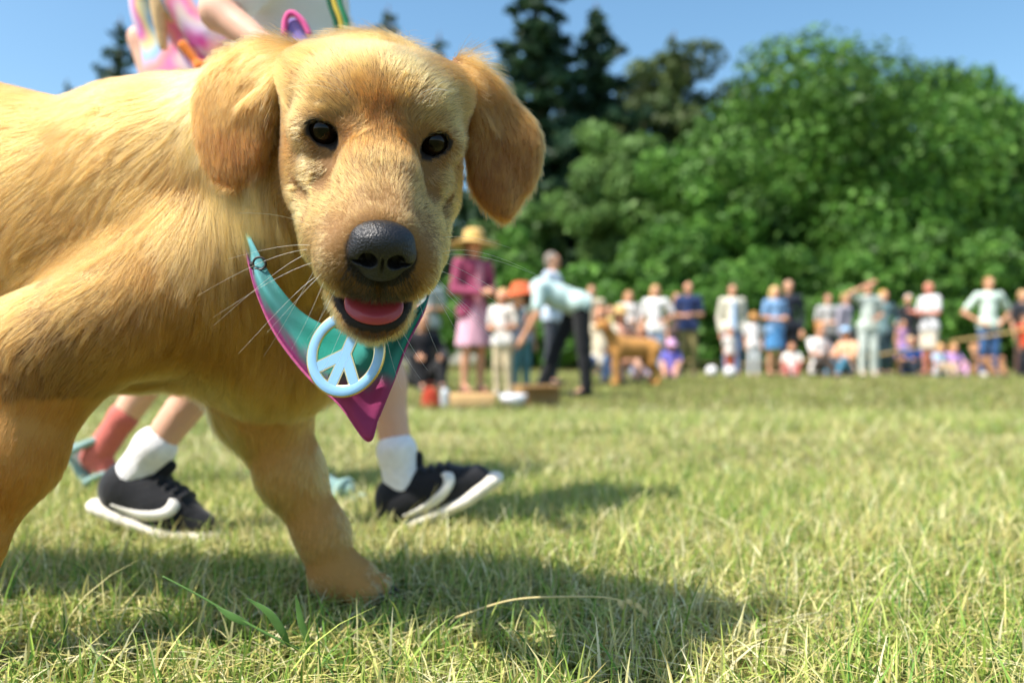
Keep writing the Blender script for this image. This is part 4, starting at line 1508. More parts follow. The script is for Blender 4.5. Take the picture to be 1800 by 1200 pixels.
    body = mesh_np('body', V, Q, sm, root)
    for i in (-1, 1):
        v, f = uv_sphere(hd + D3(i * .032, -.083, .018) * hs, np.array([.013, .008, .007]) * hs, None, 10, 7)
        mesh_np('eye', v, f, cloth_mat('eye_dark', (.02, .015, .012), rough=.2, var=0, bump=0, sheen=0), root)
    v, f = uv_sphere(hd + D3(0, -.084, -.058) * hs, np.array([.024, .006, .006]) * hs, None, 10, 7)
    mesh_np('mouth', v, f, cloth_mat('lip', hexc('A85C54'), rough=.5, var=.05, bump=0, sheen=0), root)

    def wear(nm, prims, col, mat=None, tint=None):
        V, Q = sdf_mesh(prims, vox)
        c = None
        if tint is not None: c = tint(V)
        return mesh_np(nm, V, Q, mat or cloth_mat('cloth_' + col, hexc(col), scale=14, var=.1, bump=.3), root, colors=c)
    if top:
        tp = torso(.016 * s)[:3] + [('c', sh[0], sh[1], .060 * s, .060 * s, .03), ('c', hip[0] + trunk_dir * .02 * s, hip[1] + trunk_dir * .02 * s, .112 * s, .112 * s, .04),
                                    ('c', hip[0] - trunk_dir * .10 * s, hip[1] - trunk_dir * .10 * s, .112 * s, .112 * s, .05), ('p', pel - trunk_dir * .075 * s, trunk_dir)]
        if sleeve != 'none': tp = tp[:-1] + (arms(.016 * s, sleeve) if pose == 'sit' else [])+ tp[-1:] + (arms(.016 * s, sleeve) if pose != 'sit' else [])
        wear('shirt' if sleeve == 'short' else 'top', tp, top, topmat[0] if topmat else None, topmat[1] if topmat else None)
    if open_col:                                             # lighter panel of an open cardigan
        wear('blouse', [('c', chest - trunk_dir * .03 * s + [0, -.088 * s, 0], pel + [0, -.085 * s, -.02 * s], .052 * s, .066 * s, .03)], open_col)
    if bottom:
        bt = [('c', hip[0], hip[1], .104 * s, .104 * s, .04), ('c', pel, pel + trunk_dir * .09 * s, .122 * s, .118 * s, .03)] + legs(.016 * s, 'short' if length == 'short' else 'long')
        wear('trousers' if length == 'long' else 'shorts', bt, bottom)
    if dress:
        hem = .30 * Ht if length == 'knee' else .16 * Ht
        pts = []
        D = [('c', pel + trunk_dir * .12 * s, pel - [0, 0, .02], .115 * s, .135 * s, .04)]
        for q in np.linspace(0, 2 * math.pi, 9)[:-1]:
            D.append(('c', pel + np.array([math.cos(q) * .05, math.sin(q) * .045, 0]) * s, np.array([math.cos(q) * .15 * s + pel[0], math.sin(q) * .12 * s + pel[1], hem]), .085 * s, .065 * s, .05))
        D.append(('p', np.array([0, 0, hem]), np.array([0, 0, 1.0])))
        wear('skirt', D, dress, bottommat[0] if bottommat else None, bottommat[1] if bottommat else None)
    # ---- shoes
    for i in ((0, 1) if feet else ()):
        V, Q = sdf_mesh([('c', an[i] + np.array([0, .025, -.03]) * s, an[i] + np.array([0, -.135, -.042]) * s, .042 * s, .034 * s, .01),
                         ('c', an[i] + np.array([0, .01, .0]) * s, an[i] + np.array([0, -.05, -.02]) * s, .042 * s, .036 * s, .01)], max(vox * .7, .006))
        mesh_np('shoe', V, Q, cloth_mat('shoe_' + shoe, hexc(shoe), rough=.6, var=.1, scale=30), root)
    # ---- hair
    if hair:
        hm_ = cloth_mat('hair_' + hair, hexc(hair), rough=.5, var=.3, scale=40, bump=.6, sheen=0)
        Hh = [('e', hd + D3(0, .022, .040) * hs, np.array([.085, .092, .085]) * hs, AX, .01), ('e', hd + D3(0, .06, -.015) * hs, np.array([.075, .05, .075]) * hs, AX, .02)]
        if style == 'long':
            for i in (-1, 0, 1):
                Hh.append(('c', hd + D3(i * .055, .045, .0) * hs, hd + D3(i * .085, .06 - .03 * abs(i), -.20) * hs, .045 * hs, .028 * hs, .03))
        if style == 'bun': Hh.append(('e', hd + D3(.0, .075, .095) * hs, np.array([.05, .05, .05]) * hs, AX, .012))
        Hh.append(('s', hd + D3(0, -.10, -.035) * hs, np.array([.066, .062, .095]) * hs, AX, .012))
        V, Q = sdf_mesh(Hh, max(vox * .7, .006))
        mesh_np('hair', V, Q, hm_, root)
    # ---- hats
    if hat:
        hc_ = cloth_mat('hat_' + hatcol, hexc(hatcol), rough=.8, var=.15, scale=50, bump=.5)
        base = hd + np.array([0, .01, .055]) * hs
        if hat == 'straw':
            prof = [(.0, .135), (.055, .135), (.095, .118), (.108, .07), (.104, .012), (.104, .004), (.18, -.010), (.265, -.038), (.267, -.048), (.18, -.022), (.10, -.006), (.09, .0)]
        elif hat == 'sun':
            prof = [(.0, .10), (.05, .098), (.082, .08), (.094, .04), (.098, .0), (.15, -.03), (.152, -.037), (.097, -.01), (.09, -.005)]
        else:
            prof = [(.0, .088), (.045, .082), (.078, .058), (.093, .02), (.094, -.012), (.089, -.014)]
        n = 28; a = np.linspace(0, 2 * math.pi, n, endpoint=False)
        V = []
        for r, z in prof:
            wob = 0 if r < .11 else .012
            V += [base + np.array([math.cos(t) * r, math.sin(t) * r * 1.1, z + wob * math.sin(2 * t + .6)]) * hs for t in a]
        F = [[i * n + j, i * n + (j + 1) % n, (i + 1) * n + (j + 1) % n, (i + 1) * n + j] for i in range(len(prof) - 1) for j in range(n)]
        h_ = mesh_np('hat' if hat != 'cap' else 'cap', np.array(V), np.array(F)[:, ::-1], hc_, root)
        if hat == 'cap':
            V, Q = sdf_mesh([('e', base + np.array([0, -.115, -.004]) * hs, np.array([.07, .065, .008]) * hs, None, .004)], .006)
            mesh_np('visor', V, Q, hc_, h_)
    return root, J


def at(px, d):
    return (px - 900) / FPX * d


def build_crowd():
    g = 'spectators along the rope'
    # --- nearer group beside the dog's muzzle
    person('person in a burgundy cardigan, pink skirt and wide straw hat holding a small object', at(832, 8.3), 8.3, 1.66, 35, 'front', top='9A4462', sleeve='long', dress='DDAABC', length='knee',
           hair='6A4A30', style='long', hat='straw', hatcol='D9B26A', shoe='7A4A3A', open_col='C98A98')
    person('grey-haired person in a pale blue shirt standing behind the bending person', at(970, 10.4), 10.4, 1.74, 70, 'front', top='C9D6E6', sleeve='long', bottom='3C4048', hair='8A7F74')
    person('person in a mint shirt, black trousers and orange hat bending low over the lawn', at(1012, 7.9), 7.9, 1.72, -82, 'bend', top='BFD6D2', sleeve='short', bottom='16181C', hair='3A2A20', shoe='101114',
           hat='sun', hatcol='D8653A')
    person('blond child in a white tee and beige trousers beside the pink skirt', at(884, 8.0), 8.0, 1.06, -20, 'front', top='E6E2DC', bottom='CDBB98', hair='D3B37A', shoe='D8D2C8')
    person('child in a teal cap and grey tee standing by the mint-shirted person', at(916, 8.6), 8.6, 1.14, 25, 'down', top='A8B6C4', bottom='5E8E94', hair='5A4030', hat='cap', hatcol='3E8A8A', shoe='C8C4BC')
    person('person in black clothes sitting on the lawn next to the pink skirt', at(742, 9.6), 9.6, 1.68, 20, 'sit', top='1B1B20', sleeve='long', bottom='17181B', hair='A08C74', shoe='2A2A2A')
    person('person in a grey vest standing behind the one sitting in black', at(752, 11.5), 11.5, 1.62, 10, 'front', top='9AA6A2', sleeve='short', bottom='3A3530', hair='C0A078', shoe='3A3030')
    person('person in a floral cream top sitting beside the straw-hatted one', at(1056, 11.2), 11.2, 1.64, -15, 'sit', top='D8CDB0', sleeve='short', bottom='7C93B8', hair='A8653C', style='long',
           over={'hip': ((-.055, 0, .17), (.055, 0, .17)), 'sh': ((-.105, .02, .47), (.105, .02, .47)), 'head': (0, -.02, .585), 'el': ((-.15, -.06, .34), (.15, -.06, .34)), 'wr': ((-.09, -.19, .28), (.09, -.19, .28))})
    person('person in a small straw hat and peach dress sitting behind the tan dog', at(1090, 11.8), 11.8, 1.66, 10, 'sit', top='E0A48C', sleeve='none', bottom='D8A890', hair='5A3A28', style='long', hat='sun', hatcol='CDA86A',
           over={'hip': ((-.055, 0, .17), (.055, 0, .17)), 'sh': ((-.105, .02, .47), (.105, .02, .47)), 'head': (0, -.02, .585), 'el': ((-.15, -.06, .34), (.15, -.06, .34)), 'wr': ((-.09, -.19, .28), (.09, -.19, .28))})
    # --- row along the rope
    person('long-haired blond person in a white tee and pale jeans with one hand on the hip', at(1152, 14.4), 14.4, 1.64, -15, 'lefthip', top='EDEAE6', bottom='8FA6C4', hair='D0A868', style='long', shoe='3A3A3A', group=g)
    person('bald person in a navy polo shirt and khaki trousers clapping', at(1210, 14.6), 14.6, 1.72, -10, 'front', top='23345E', bottom='8A8050', hair=None, shoe='3A3028', group=g)
    person('person half hidden behind the navy polo shirt', at(1190, 15.8), 15.8, 1.62, 5, 'down', top='5A4A46', bottom='40403E', hair='B08A5A', style='long', group=g)
    person('dark-haired person in an open cream cardigan over a light blue top', at(1287, 14.4), 14.4, 1.66, 0, 'down', top='DDD6C0', sleeve='long', open_col='A9C6E4', bottom='6E86B0', hair='4A3020', style='short', group=g)
    person('child in a brown sun hat and white top beside the cream cardigan', at(1325, 13.6), 13.6, 1.06, -10, 'down', top='E4DEDC', bottom='D2D6D6', hair='6A4A2A', hat='sun', hatcol='B98548', shoe='C0A088', group=g)
    person('small child in a white and orange top in front of the cream cardigan', at(1283, 13.2), 13.2, .80, 10, 'down', top='E2DAD2', bottom='C8603C', hair='A06A48', shoe='8A6A58', group=g)
    person('blond person in a light denim dress holding a bundle against the chest', at(1362, 14.2), 14.2, 1.60, 15, 'front', top='7FA6CE', sleeve='short', dress='4C86B8', length='knee', hair='D8B878', style='long', shoe='7A5040', group=g)
    person('tall person in a dark navy jacket behind the denim dress', at(1386, 15.4), 15.4, 1.82, -10, 'down', top='1E2430', sleeve='long', bottom='181B22', hair='B89A7C', shoe='181818', group=g)
    person('person with a brown hair bun and white top sitting on the lawn', at(1440, 13.6), 13.6, 1.62, 25, 'sit', top='E6E0DA', sleeve='short', bottom='4A3E36', hair='A06E34', style='bun', group=g,
           over={'head': (0, -.02, .50)})
    person('child in a pale blue cap and peach top sitting on the lawn', at(1488, 13.4), 13.4, 1.36, -60, 'sit', top='F0B890', sleeve='short', bottom='4E86A0', hair='8A5A3A', hat='cap', hatcol='A6CCEA', group=g,
           over={'head': (0, -.02, .54), 'sh': ((-.11, .02, .40), (.11, .02, .40))})
    person('sandy-haired person in a lavender grey shirt behind the raised arm', at(1486, 15.4), 15.4, 1.58, 40, 'down', top='A6A0AC', sleeve='long', bottom='5A5A66', hair='B0905C', style='short', group=g)
    person('person in a pale sage jumpsuit shading the eyes with a raised arm', at(1526, 14.0), 14.0, 1.66, -5, 'shade', top='C3CDC2', sleeve='short', bottom='CDD6CC', hair='6A4A34', style='short', shoe='C8C2B4', group=g)
    person('fair-haired person in a teal grey cardigan behind the sage jumpsuit', at(1553, 15.0), 15.0, 1.60, 15, 'lefthip', top='6E8A8C', sleeve='long', bottom='4A6468', hair='CFA55A', style='short', group=g)
    person('child in a lavender dress standing by the bald person in cream shorts', at(1586, 14.8), 14.8, 1.02, 15, 'down', top='B288B4', sleeve='none', dress='BE96C2', length='knee', hair='4A3A2C', style='long', group=g)
    person('bald sunburnt person in a white tee and cream shorts with crossed arms', at(1634, 14.0), 14.0, 1.66, -75, 'cross', skin='D68870', top='DCDADA', bottom='DCD0BC', length='short', hair=None, shoe='5A4038', group=g)
    person('person in black standing in the shade behind the crossed arms', at(1597, 16.6), 16.6, 1.66, -30, 'down', top='24262A', sleeve='long', bottom='2A3436', hair='B8B4AE', group=g)
    person('small child in a lavender top sitting by the rope', at(1676, 13.6), 13.6, 1.0, 0, 'sit', top='C09AD2', sleeve='short', bottom='D0A0C0', hair='B48A50', style='long', group=g)
    person('person in tan clothes crouching beside the pale green polo shirt', at(1724, 13.8), 13.8, 1.40, 15, 'sit', top='B98A62', sleeve='short', bottom='A87A56', hair='8A6440', skin='D0966E', group=g)
    person('person in a pale green polo and blue jeans with both hands on the hips', at(1738, 13.6), 13.6, 1.70, -5, 'hips', top='CFE0D2', sleeve='short', bottom='3A6090', hair='A07A48', style='short', shoe='E6E2DA', group=g)
    person('person in a dark top behind the pale green polo shirt', at(1798, 15.0), 15.0, 1.60, 10, 'down', top='3A3A40', bottom='5A4038', hair='C8A070', group=g)
    person('child in an orange top at the rope\'s raised end', at(1800, 13.8), 13.8, 1.05, 20, 'down', top='DE5A38', bottom='4A4A50', hair='6A4A30', group=g)
    person('child in a pink hat and purple top sitting beside the tan dog', at(1180, 12.6), 12.6, 1.06, -15, 'sit', top='6E6ABE', sleeve='short', bottom='E0A890', hair='8A6040', hat='sun', hatcol='D8A8D0', group=g)
    person('person in a rose top sitting between the small straw hat and the pink-hatted child', at(1128, 12.9), 12.9, 1.6, -10, 'sit', top='D9A0A0', bottom='8A8FA8', hair='8A5A38', style='long', group=g)
    person('child in a yellow tee standing behind the tan dog', at(1072, 12.6), 12.6, 1.15, 5, 'down', top='D8C47A', bottom='6A7A98', hair='6A4630', group=g)
    person('person in a white blouse behind the small straw hat', at(1105, 14.6), 14.6, 1.55, 10, 'front', top='E0DAD4', sleeve='long', bottom='7A6A5A', hair='B88A58', style='long', group=g)
    person('person in a beige shirt standing behind the floral cream top', at(1040, 14.2), 14.2, 1.62, -10, 'down', top='C8B89C', bottom='4A4A52', hair='7A5238', group=g)
    person('child in a pale blue tee sitting beside the lavender child by the rope', at(1652, 13.4), 13.4, .98, 20, 'sit', top='A8C4DC', bottom='C8B090', hair='C8A060', group=g)
    person('child in a white tee sitting in front of the denim dress', at(1392, 13.2), 13.2, 1.0, -20, 'sit', top='E4E0DA', bottom='B8605A', hair='8A5A34', group=g)
    person('person in a grey top standing behind the sitting pale blue cap', at(1455, 16.0), 16.0, 1.62, 0, 'front', top='B4B4B0', bottom='44464E', hair='6A4A34', group=g)
    person('person in dark blue sitting behind the lavender child', at(1600, 14.6), 14.6, 1.3, 0, 'sit', top='2A58A8', sleeve='short', bottom='2E3A44', hair='C8B090', group=g)


def shoe_mesh(L, kind):
    """Child's shoe in its own frame: toe along +x, outer side towards -y, sole bottom at z = 0."""
    k = L / .19
    U = [('c', np.array([-.062, 0, .050]) * k, np.array([.02, 0, .046]) * k, .036 * k, .034 * k, .015 * k), ('c', np.array([.0, 0, .045]) * k, np.array([.070, 0, .036]) * k, .034 * k, .024 * k, .015 * k),
         ('c', np.array([-.062, 0, .066]) * k, np.array([-.022, 0, .068]) * k, .029 * k, .027 * k, .012 * k)]
    Sx = np.linspace(-.085, .090, 12)
    So = []
    for i, x in enumerate(Sx):
        w = .036 - .008 * abs(x / .09) ** 2 + (.004 if x > .02 else 0)
        z = .014 + max(0, x - .04) * .22
        So.append(('e', np.array([x, 0, z]) * k, np.array([.022, w, .0130]) * k, None, .006 * k))
    return U, So


def place_shoe(parent_root, off, ankle_pos, L, pitch, yaw, upper_col, sole_col, mark=False, sandal=False):
    U, So = shoe_mesh(L, 0)
    R = np.array(Matrix.Rotation(yaw, 3, 'Z') @ Matrix.Rotation(-pitch, 3, 'Y'))
    anchor = np.array([-.045, 0, .075]) * (L / .19)
    T = lambda v: (np.asarray(v) - anchor) @ R.T + ankle_pos - off
    V, Q = sdf_mesh(U, .0048)
    up = mesh_np('sneaker' if not sandal else 'sandal', T(V), Q, cloth_mat('shoe_upper_' + upper_col, hexc(upper_col), rough=.75, var=.3, scale=160, bump=.5), parent_root)
    SV, SQ = sdf_mesh(So, .0042)
    mesh_np('sole', T(SV), SQ, cloth_mat('shoe_sole_' + sole_col, hexc(sole_col), rough=.6, var=.08, scale=90, bump=.3), up)
    from mathutils.bvhtree import BVHTree
    bvh = BVHTree.FromPolygons([tuple(p) for p in V], [tuple(q) for q in Q])

    def onside(x, z, lift):
        h = bvh.ray_cast(Vector((x, -.2, z)), Vector((0, 1, 0)))
        p = np.array(h[0]) if h[0] is not None else np.array([x, -.02, z])
        return p + np.array([0, -lift, 0])
    k = L / .19
    if mark:
        # white hooked stripe on the outer side
        lowc = catmull([(-.058, .032), (-.030, .026), (.005, .030), (.034, .046), (.040, .062), (.030, .070)], 24) * k
        uppc = catmull([(-.058, .034), (-.030, .036), (.000, .044), (.018, .053), (.023, .062), (.022, .069)], 24) * k
        V2 = []; F2 = []
        for i in range(24):
            for p in (lowc[i], (lowc[i] + uppc[i]) / 2, uppc[i]): V2.append(onside(p[0], p[1], .0012))
        for i in range(23):
            for j in range(2): F2.append([i * 3 + j, (i + 1) * 3 + j, (i + 1) * 3 + j + 1, i * 3 + j + 1])
        o = mesh_np('stripe', T(np.array(V2)), np.array(F2), cloth_mat('white_stripe', hexc('E8E4DC'), rough=.5, var=.03), up)
        so = o.modifiers.new('thickness', 'SOLIDIFY'); so.thickness = .0014; so.offset = 0
        # laces and tongue
        for i in range(4):
            x = (-.005 + i * .014) * k
            pts = []
            for y in np.linspace(-.022, .022, 9) * k:
                h = bvh.ray_cast(Vector((x + y * .1, y, .3)), Vector((0, 0, -1)))
                pts.append(np.array(h[0]) + [0, 0, .0022] if h[0] is not None else np.array([x, y, .07 * k]))
            v, f = tube(pts, .0028, 6); mesh_np('lace', T(v), f, cloth_mat('lace_dark', hexc('1A1C22'), var=.2, scale=200), up)
        v, f = sdf_mesh([('c', np.array([-.016, 0, .088]) * k, np.array([-.004, 0, .108]) * k, .014 * k, .010 * k, .005)], .004)
        mesh_np('tongue', T(v), f, cloth_mat('shoe_upper_' + upper_col, hexc(upper_col)), up)
    return up


def tie_dye(V):
    n = vnoise(V, 14, 3) * .5 + vnoise(V, 30, 6) * .25 + V[:, 2] * 2.0
    pal = np.array([hexc(h) for h in ('F2DCD0', 'EE7FC0', 'F49A88', '7FBCEC', 'F0D890', 'E45CC0', 'E8D0F0')])
    t = (n * 15) % len(pal); i = t.astype(int); f = (t - i)[:, None]
    return pal[i] * (1 - f) + pal[(i + 1) % len(pal)] * f


def walking_child(label, d, Ht, ankles, hipx, torso_px, skin, top, hair, style, sock, shoe_kind, extra):
    """A child walking to the right beyond the dog; ankles are (px, py) of the two feet: rear, front."""
    off_x = (hipx - 900) / FPX * d
    A = [P(a[0], a[1], d + (.06 if i == 0 else -.06) * extra.get('swap', 1)) for i, a in enumerate(ankles)]
    root_pos = np.array([off_x, d, 0])
    loc = lambda q: (np.asarray(q) - root_pos) / Ht
    hipz = extra['hipz']
    sway = ((torso_px - 900) / FPX * d - off_x) / Ht
    dy = .05
    hip = ((0, dy, hipz), (0, -dy, hipz)) if extra.get('swap', 1) > 0 else ((0, -dy, hipz), (0, dy, hipz))
    sgn = 1 if extra.get('swap', 1) > 0 else -1
    an = (tuple(loc(A[0])), tuple(loc(A[1])))
    kn = tuple(tuple((np.array(h) + np.array(a)) / 2 + np.array([.045 if i == 1 else .06, 0, .02])) for i, (h, a) in enumerate(zip(hip, an)))
    shz = .80
    over = dict(hip=hip, kn=kn, an=an, sh=((sway, .10, shz), (sway, -.10, shz)), head=(sway + .02, 0, .915), el=extra['el'], wr=extra['wr'])
    root, J = person_walk(label, root_pos, Ht, over, skin, top, hair, style, extra)
    for i in (0, 1):
        a = J['an'][i]; k = J['kn'][i]
        dirn = unit(k - a); rs = extra.get('sock_r', .0285)
        V, Q = sdf_mesh([('c', a - dirn * .02, a + dirn * extra['sock_h'], rs, rs * .95, .005), ('c', a + dirn * (extra['sock_h'] - .006), a + dirn * extra['sock_h'], rs * 1.04, rs * 1.08, .004)], .005)
        mesh_np('sock', V, Q, cloth_mat('sock_' + sock, hexc(sock), var=.12, scale=120, bump=.6), root)
        ap = a + root_pos
        pitch = extra['pitch'][i]
        if shoe_kind == 'sneaker': place_shoe(root, root_pos, ap + np.array([.0, 0, -.012]), .175, pitch, 0.05 * (1 if i else -1), '14161C', 'E6DFD0', mark=True)
        else:
            # strappy clog: open straps over a thick foot bed
            Rm = np.array(Matrix.Rotation(-pitch, 3, 'Y'))
            T = lambda v: (np.asarray(v) - np.array([-.04, 0, .06])) @ Rm.T + a
            U, So = shoe_mesh(.16, 0)
            foot, fq = sdf_mesh([('c', np.array([-.04, 0, .05]), np.array([.05, 0, .032]), .027, .020, .01)], .004)
            mesh_np('foot_sock', T(foot), fq, cloth_mat('sock_' + sock, hexc(sock)) if i == 0 else cloth_mat('sandal_teal', hexc(extra['shoecol'])), root)
            sv, sq_ = sdf_mesh(So, .004)
            sd = mesh_np('sandal', T(sv), sq_, cloth_mat('sandal_teal', hexc(extra['shoecol']), rough=.6, var=.15, scale=60), root)
            for (x0, z0, r) in ((-.050, .062, .034), (.015, .040, .033), (.050, .034, .029)):
                path = np.array([(x0 + .012 * math.cos(t), math.cos(t) * r, .022 + math.sin(t) * (z0 - .004)) for t in np.linspace(-.2, math.pi + .2, 20)])
                v, f = tube(path, .0075, 8); mesh_np('strap', T(v), f, cloth_mat('sandal_teal', hexc(extra['shoecol'])), sd)
    return root, J


def person_walk(label, root_pos, Ht, over, skin, top, hair, style, extra):
    """Same figure builder, with the joints of a walking child; the feet carry their own shoes."""
    return person(label, root_pos[0], root_pos[1], Ht, 0, 'down', skin=skin, top=top, sleeve='short', bottom=extra.get('bottom'), length='knee' if extra.get('dress') else 'short',
                  hair=hair, style=style, dress=extra.get('dress'), vox=.009, over=over, gz=0.0, topmat=extra.get('topmat'), bottommat=extra.get('bottommat'),
                  face=math.radians(90), feet=False)


def build_children():
    td = tint_mat('tie_dye_cloth', rough=.85, spec=.2)
    # black sneakers, white socks
    d, Ht = 1.15, 1.0
    hx = (490 - 900) / FPX * d
    L = lambda px, py, dd: tuple((P(px, py, dd) - np.array([hx, d, 0])) / Ht)
    root, J = walking_child('child in a white tee, white socks and black sneakers walking beyond the dog', d, Ht, [(244, 824), (706, 838)], 490, 515, 'E2B096', 'E8E6EA', '8A6238', 'short', 'F0EEF0', 'sneaker',
                  dict(hipz=.47, el=(L(600, 60, d + .14), L(385, 22, d - .14)), wr=(L(640, 160, d + .1), L(478, 92, d - .17)), pitch=(-.32, .40), sock_h=.038, bottom='5A6E98', swap=-.5))
    # tie-dyed dress, salmon socks, grey-green sandals
    d2, H2 = 1.48, 1.16
    hx2 = (370 - 900) / FPX * d2
    L2 = lambda px, py, dd: tuple((P(px, py, dd) - np.array([hx2, d2, 0])) / H2)
    root2, J2 = walking_child('long-haired child in a tie-dyed dress, salmon socks and grey-green sandals behind the dog', d2, H2, [(178, 790), (518, 838)], 370, 325, 'E4B298', 'E9C4D6', 'D8B584', 'long', 'CC6E64', 'sandal',
                  dict(hipz=.50, el=(L2(250, 70, d2 + .12), L2(420, 110, d2 - .12)), wr=(L2(280, 190, d2 + .1), L2(470, 190, d2 - .12)), pitch=(-1.0, .0), sock_h=.075, sock_r=.0275, dress='E9C4D6', shoecol='86A6A2',
                       topmat=(td, tie_dye), bottommat=(td, tie_dye)))
    # loose strands of the long hair
    hm_ = cloth_mat('hair_D8B584', hexc('D8B584'))
    for k, (x0, x1, y1) in enumerate(((300, 282, 62), (322, 304, 40), (352, 366, 46), (286, 288, 88))):
        path = catmull([P(x0 + 10, -120, d2 - .10), P(x0, -50, d2 - .12), P((x0 + x1) / 2 - 8, 10, d2 - .13), P(x1, y1, d2 - .12)], 16) - np.array([hx2, d2, 0])
        v, f = tube(path, np.linspace(.030, .006, 16), 7); mesh_np('hair_strand', v, f, hm_, root2)
    # orange bow on the dress
    c = P(352, 118, d2 - .16) - np.array([hx2, d2, 0])
    V, Q = sdf_mesh([('c', c, c + np.array([.045, 0, .008]), .006, .016, .006), ('c', c, c + np.array([-.028, 0, .035]), .006, .009, .005), ('e', c, (.011, .011, .011), None, .004)], .003)
    mesh_np('bow', V, Q, cloth_mat('bow_orange', hexc('E07A2C'), var=.15, scale=80), root2)
    # pouch with a pink trim, and the green striped streamer, carried by the first child
    c = P(520, 52, d - .18)
    e = empty('pouch', c + np.array([0, 0, -.03])); tag(e, 'small purple pouch with pink piping above the dog\'s ear', 'pouch')
    o = np.array(e.location)
    V, Q = sdf_mesh([('e', c + np.array([0, 0, -.01]), (.017, .009, .024), None, .004), ('e', c + np.array([.006, 0, -.03]), (.02, .010, .016), None, .01)], .003)
    mesh_np('bag', V - o, Q, cloth_mat('pouch_purple', hexc('8E7CC0'), var=.25, scale=60), e)
    v, f = tube(catmull([P(499, 66, d - .19), P(503, 32, d - .19), P(515, 24, d - .19), P(532, 38, d - .19), P(545, 62, d - .19)], 22) - o, .0038, 8)
    mesh_np('piping', v, f, cloth_mat('pouch_pink', hexc('E05C9A'), var=.1), e)
    ds = d - .17
    e = empty('streamer', P(600, 70, ds)); tag(e, 'green and gold striped ribbon hanging beside the white tee', 'ribbon')
    o = np.array(e.location)
    for nm, col, dx in (('green_band', '1F7A52', 0), ('gold_band', 'C8B040', -10), ('dark_band', '14563C', -19)):
        a_ = catmull([P(588 + dx, -60, ds), P(592 + dx, 0, ds), P(604 + dx, 40, ds), P(610 + dx, 90, ds)], 16)
        b_ = catmull([P(597 + dx, -60, ds), P(601 + dx, 0, ds), P(614 + dx, 40, ds), P(620 + dx, 90, ds)], 16)
        V = np.concatenate([a_, b_]) - o; F = np.array([[i, i + 1, 17 + i, 16 + i] for i in range(15)])
        r = mesh_np(nm, V, F, cloth_mat('ribbon_' + col, hexc(col), var=.12, scale=60), e)
        m = r.modifiers.new('thickness', 'SOLIDIFY'); m.thickness = .0012


build_crowd(); build_children()
# ------------------------------------------------------------------ things on the lawn and the rope
def box_mesh(c, size, bev=.01):
    x, y, z = np.asarray(size) / 2
    V = []; 
    for sx in (-1, 1):
        for sy in (-1, 1):
            for sz in (-1, 1): V.append((c[0] + sx * x, c[1] + sy * y, c[2] + sz * z))
    F = [[0, 1, 3, 2], [4, 6, 7, 5], [0, 4, 5, 1], [2, 3, 7, 6], [0, 2, 6, 4], [1, 5, 7, 3]]
    return np.array(V), np.array(F)


def panel(name, c, size, mat, parent, bev=.006):
    v, f = box_mesh(c, size)
    o = mesh_np(name, v, f, mat, parent, smooth=False)
    b = o.modifiers.new('edge', 'BEVEL'); b.width = bev; b.segments = 2
    return o


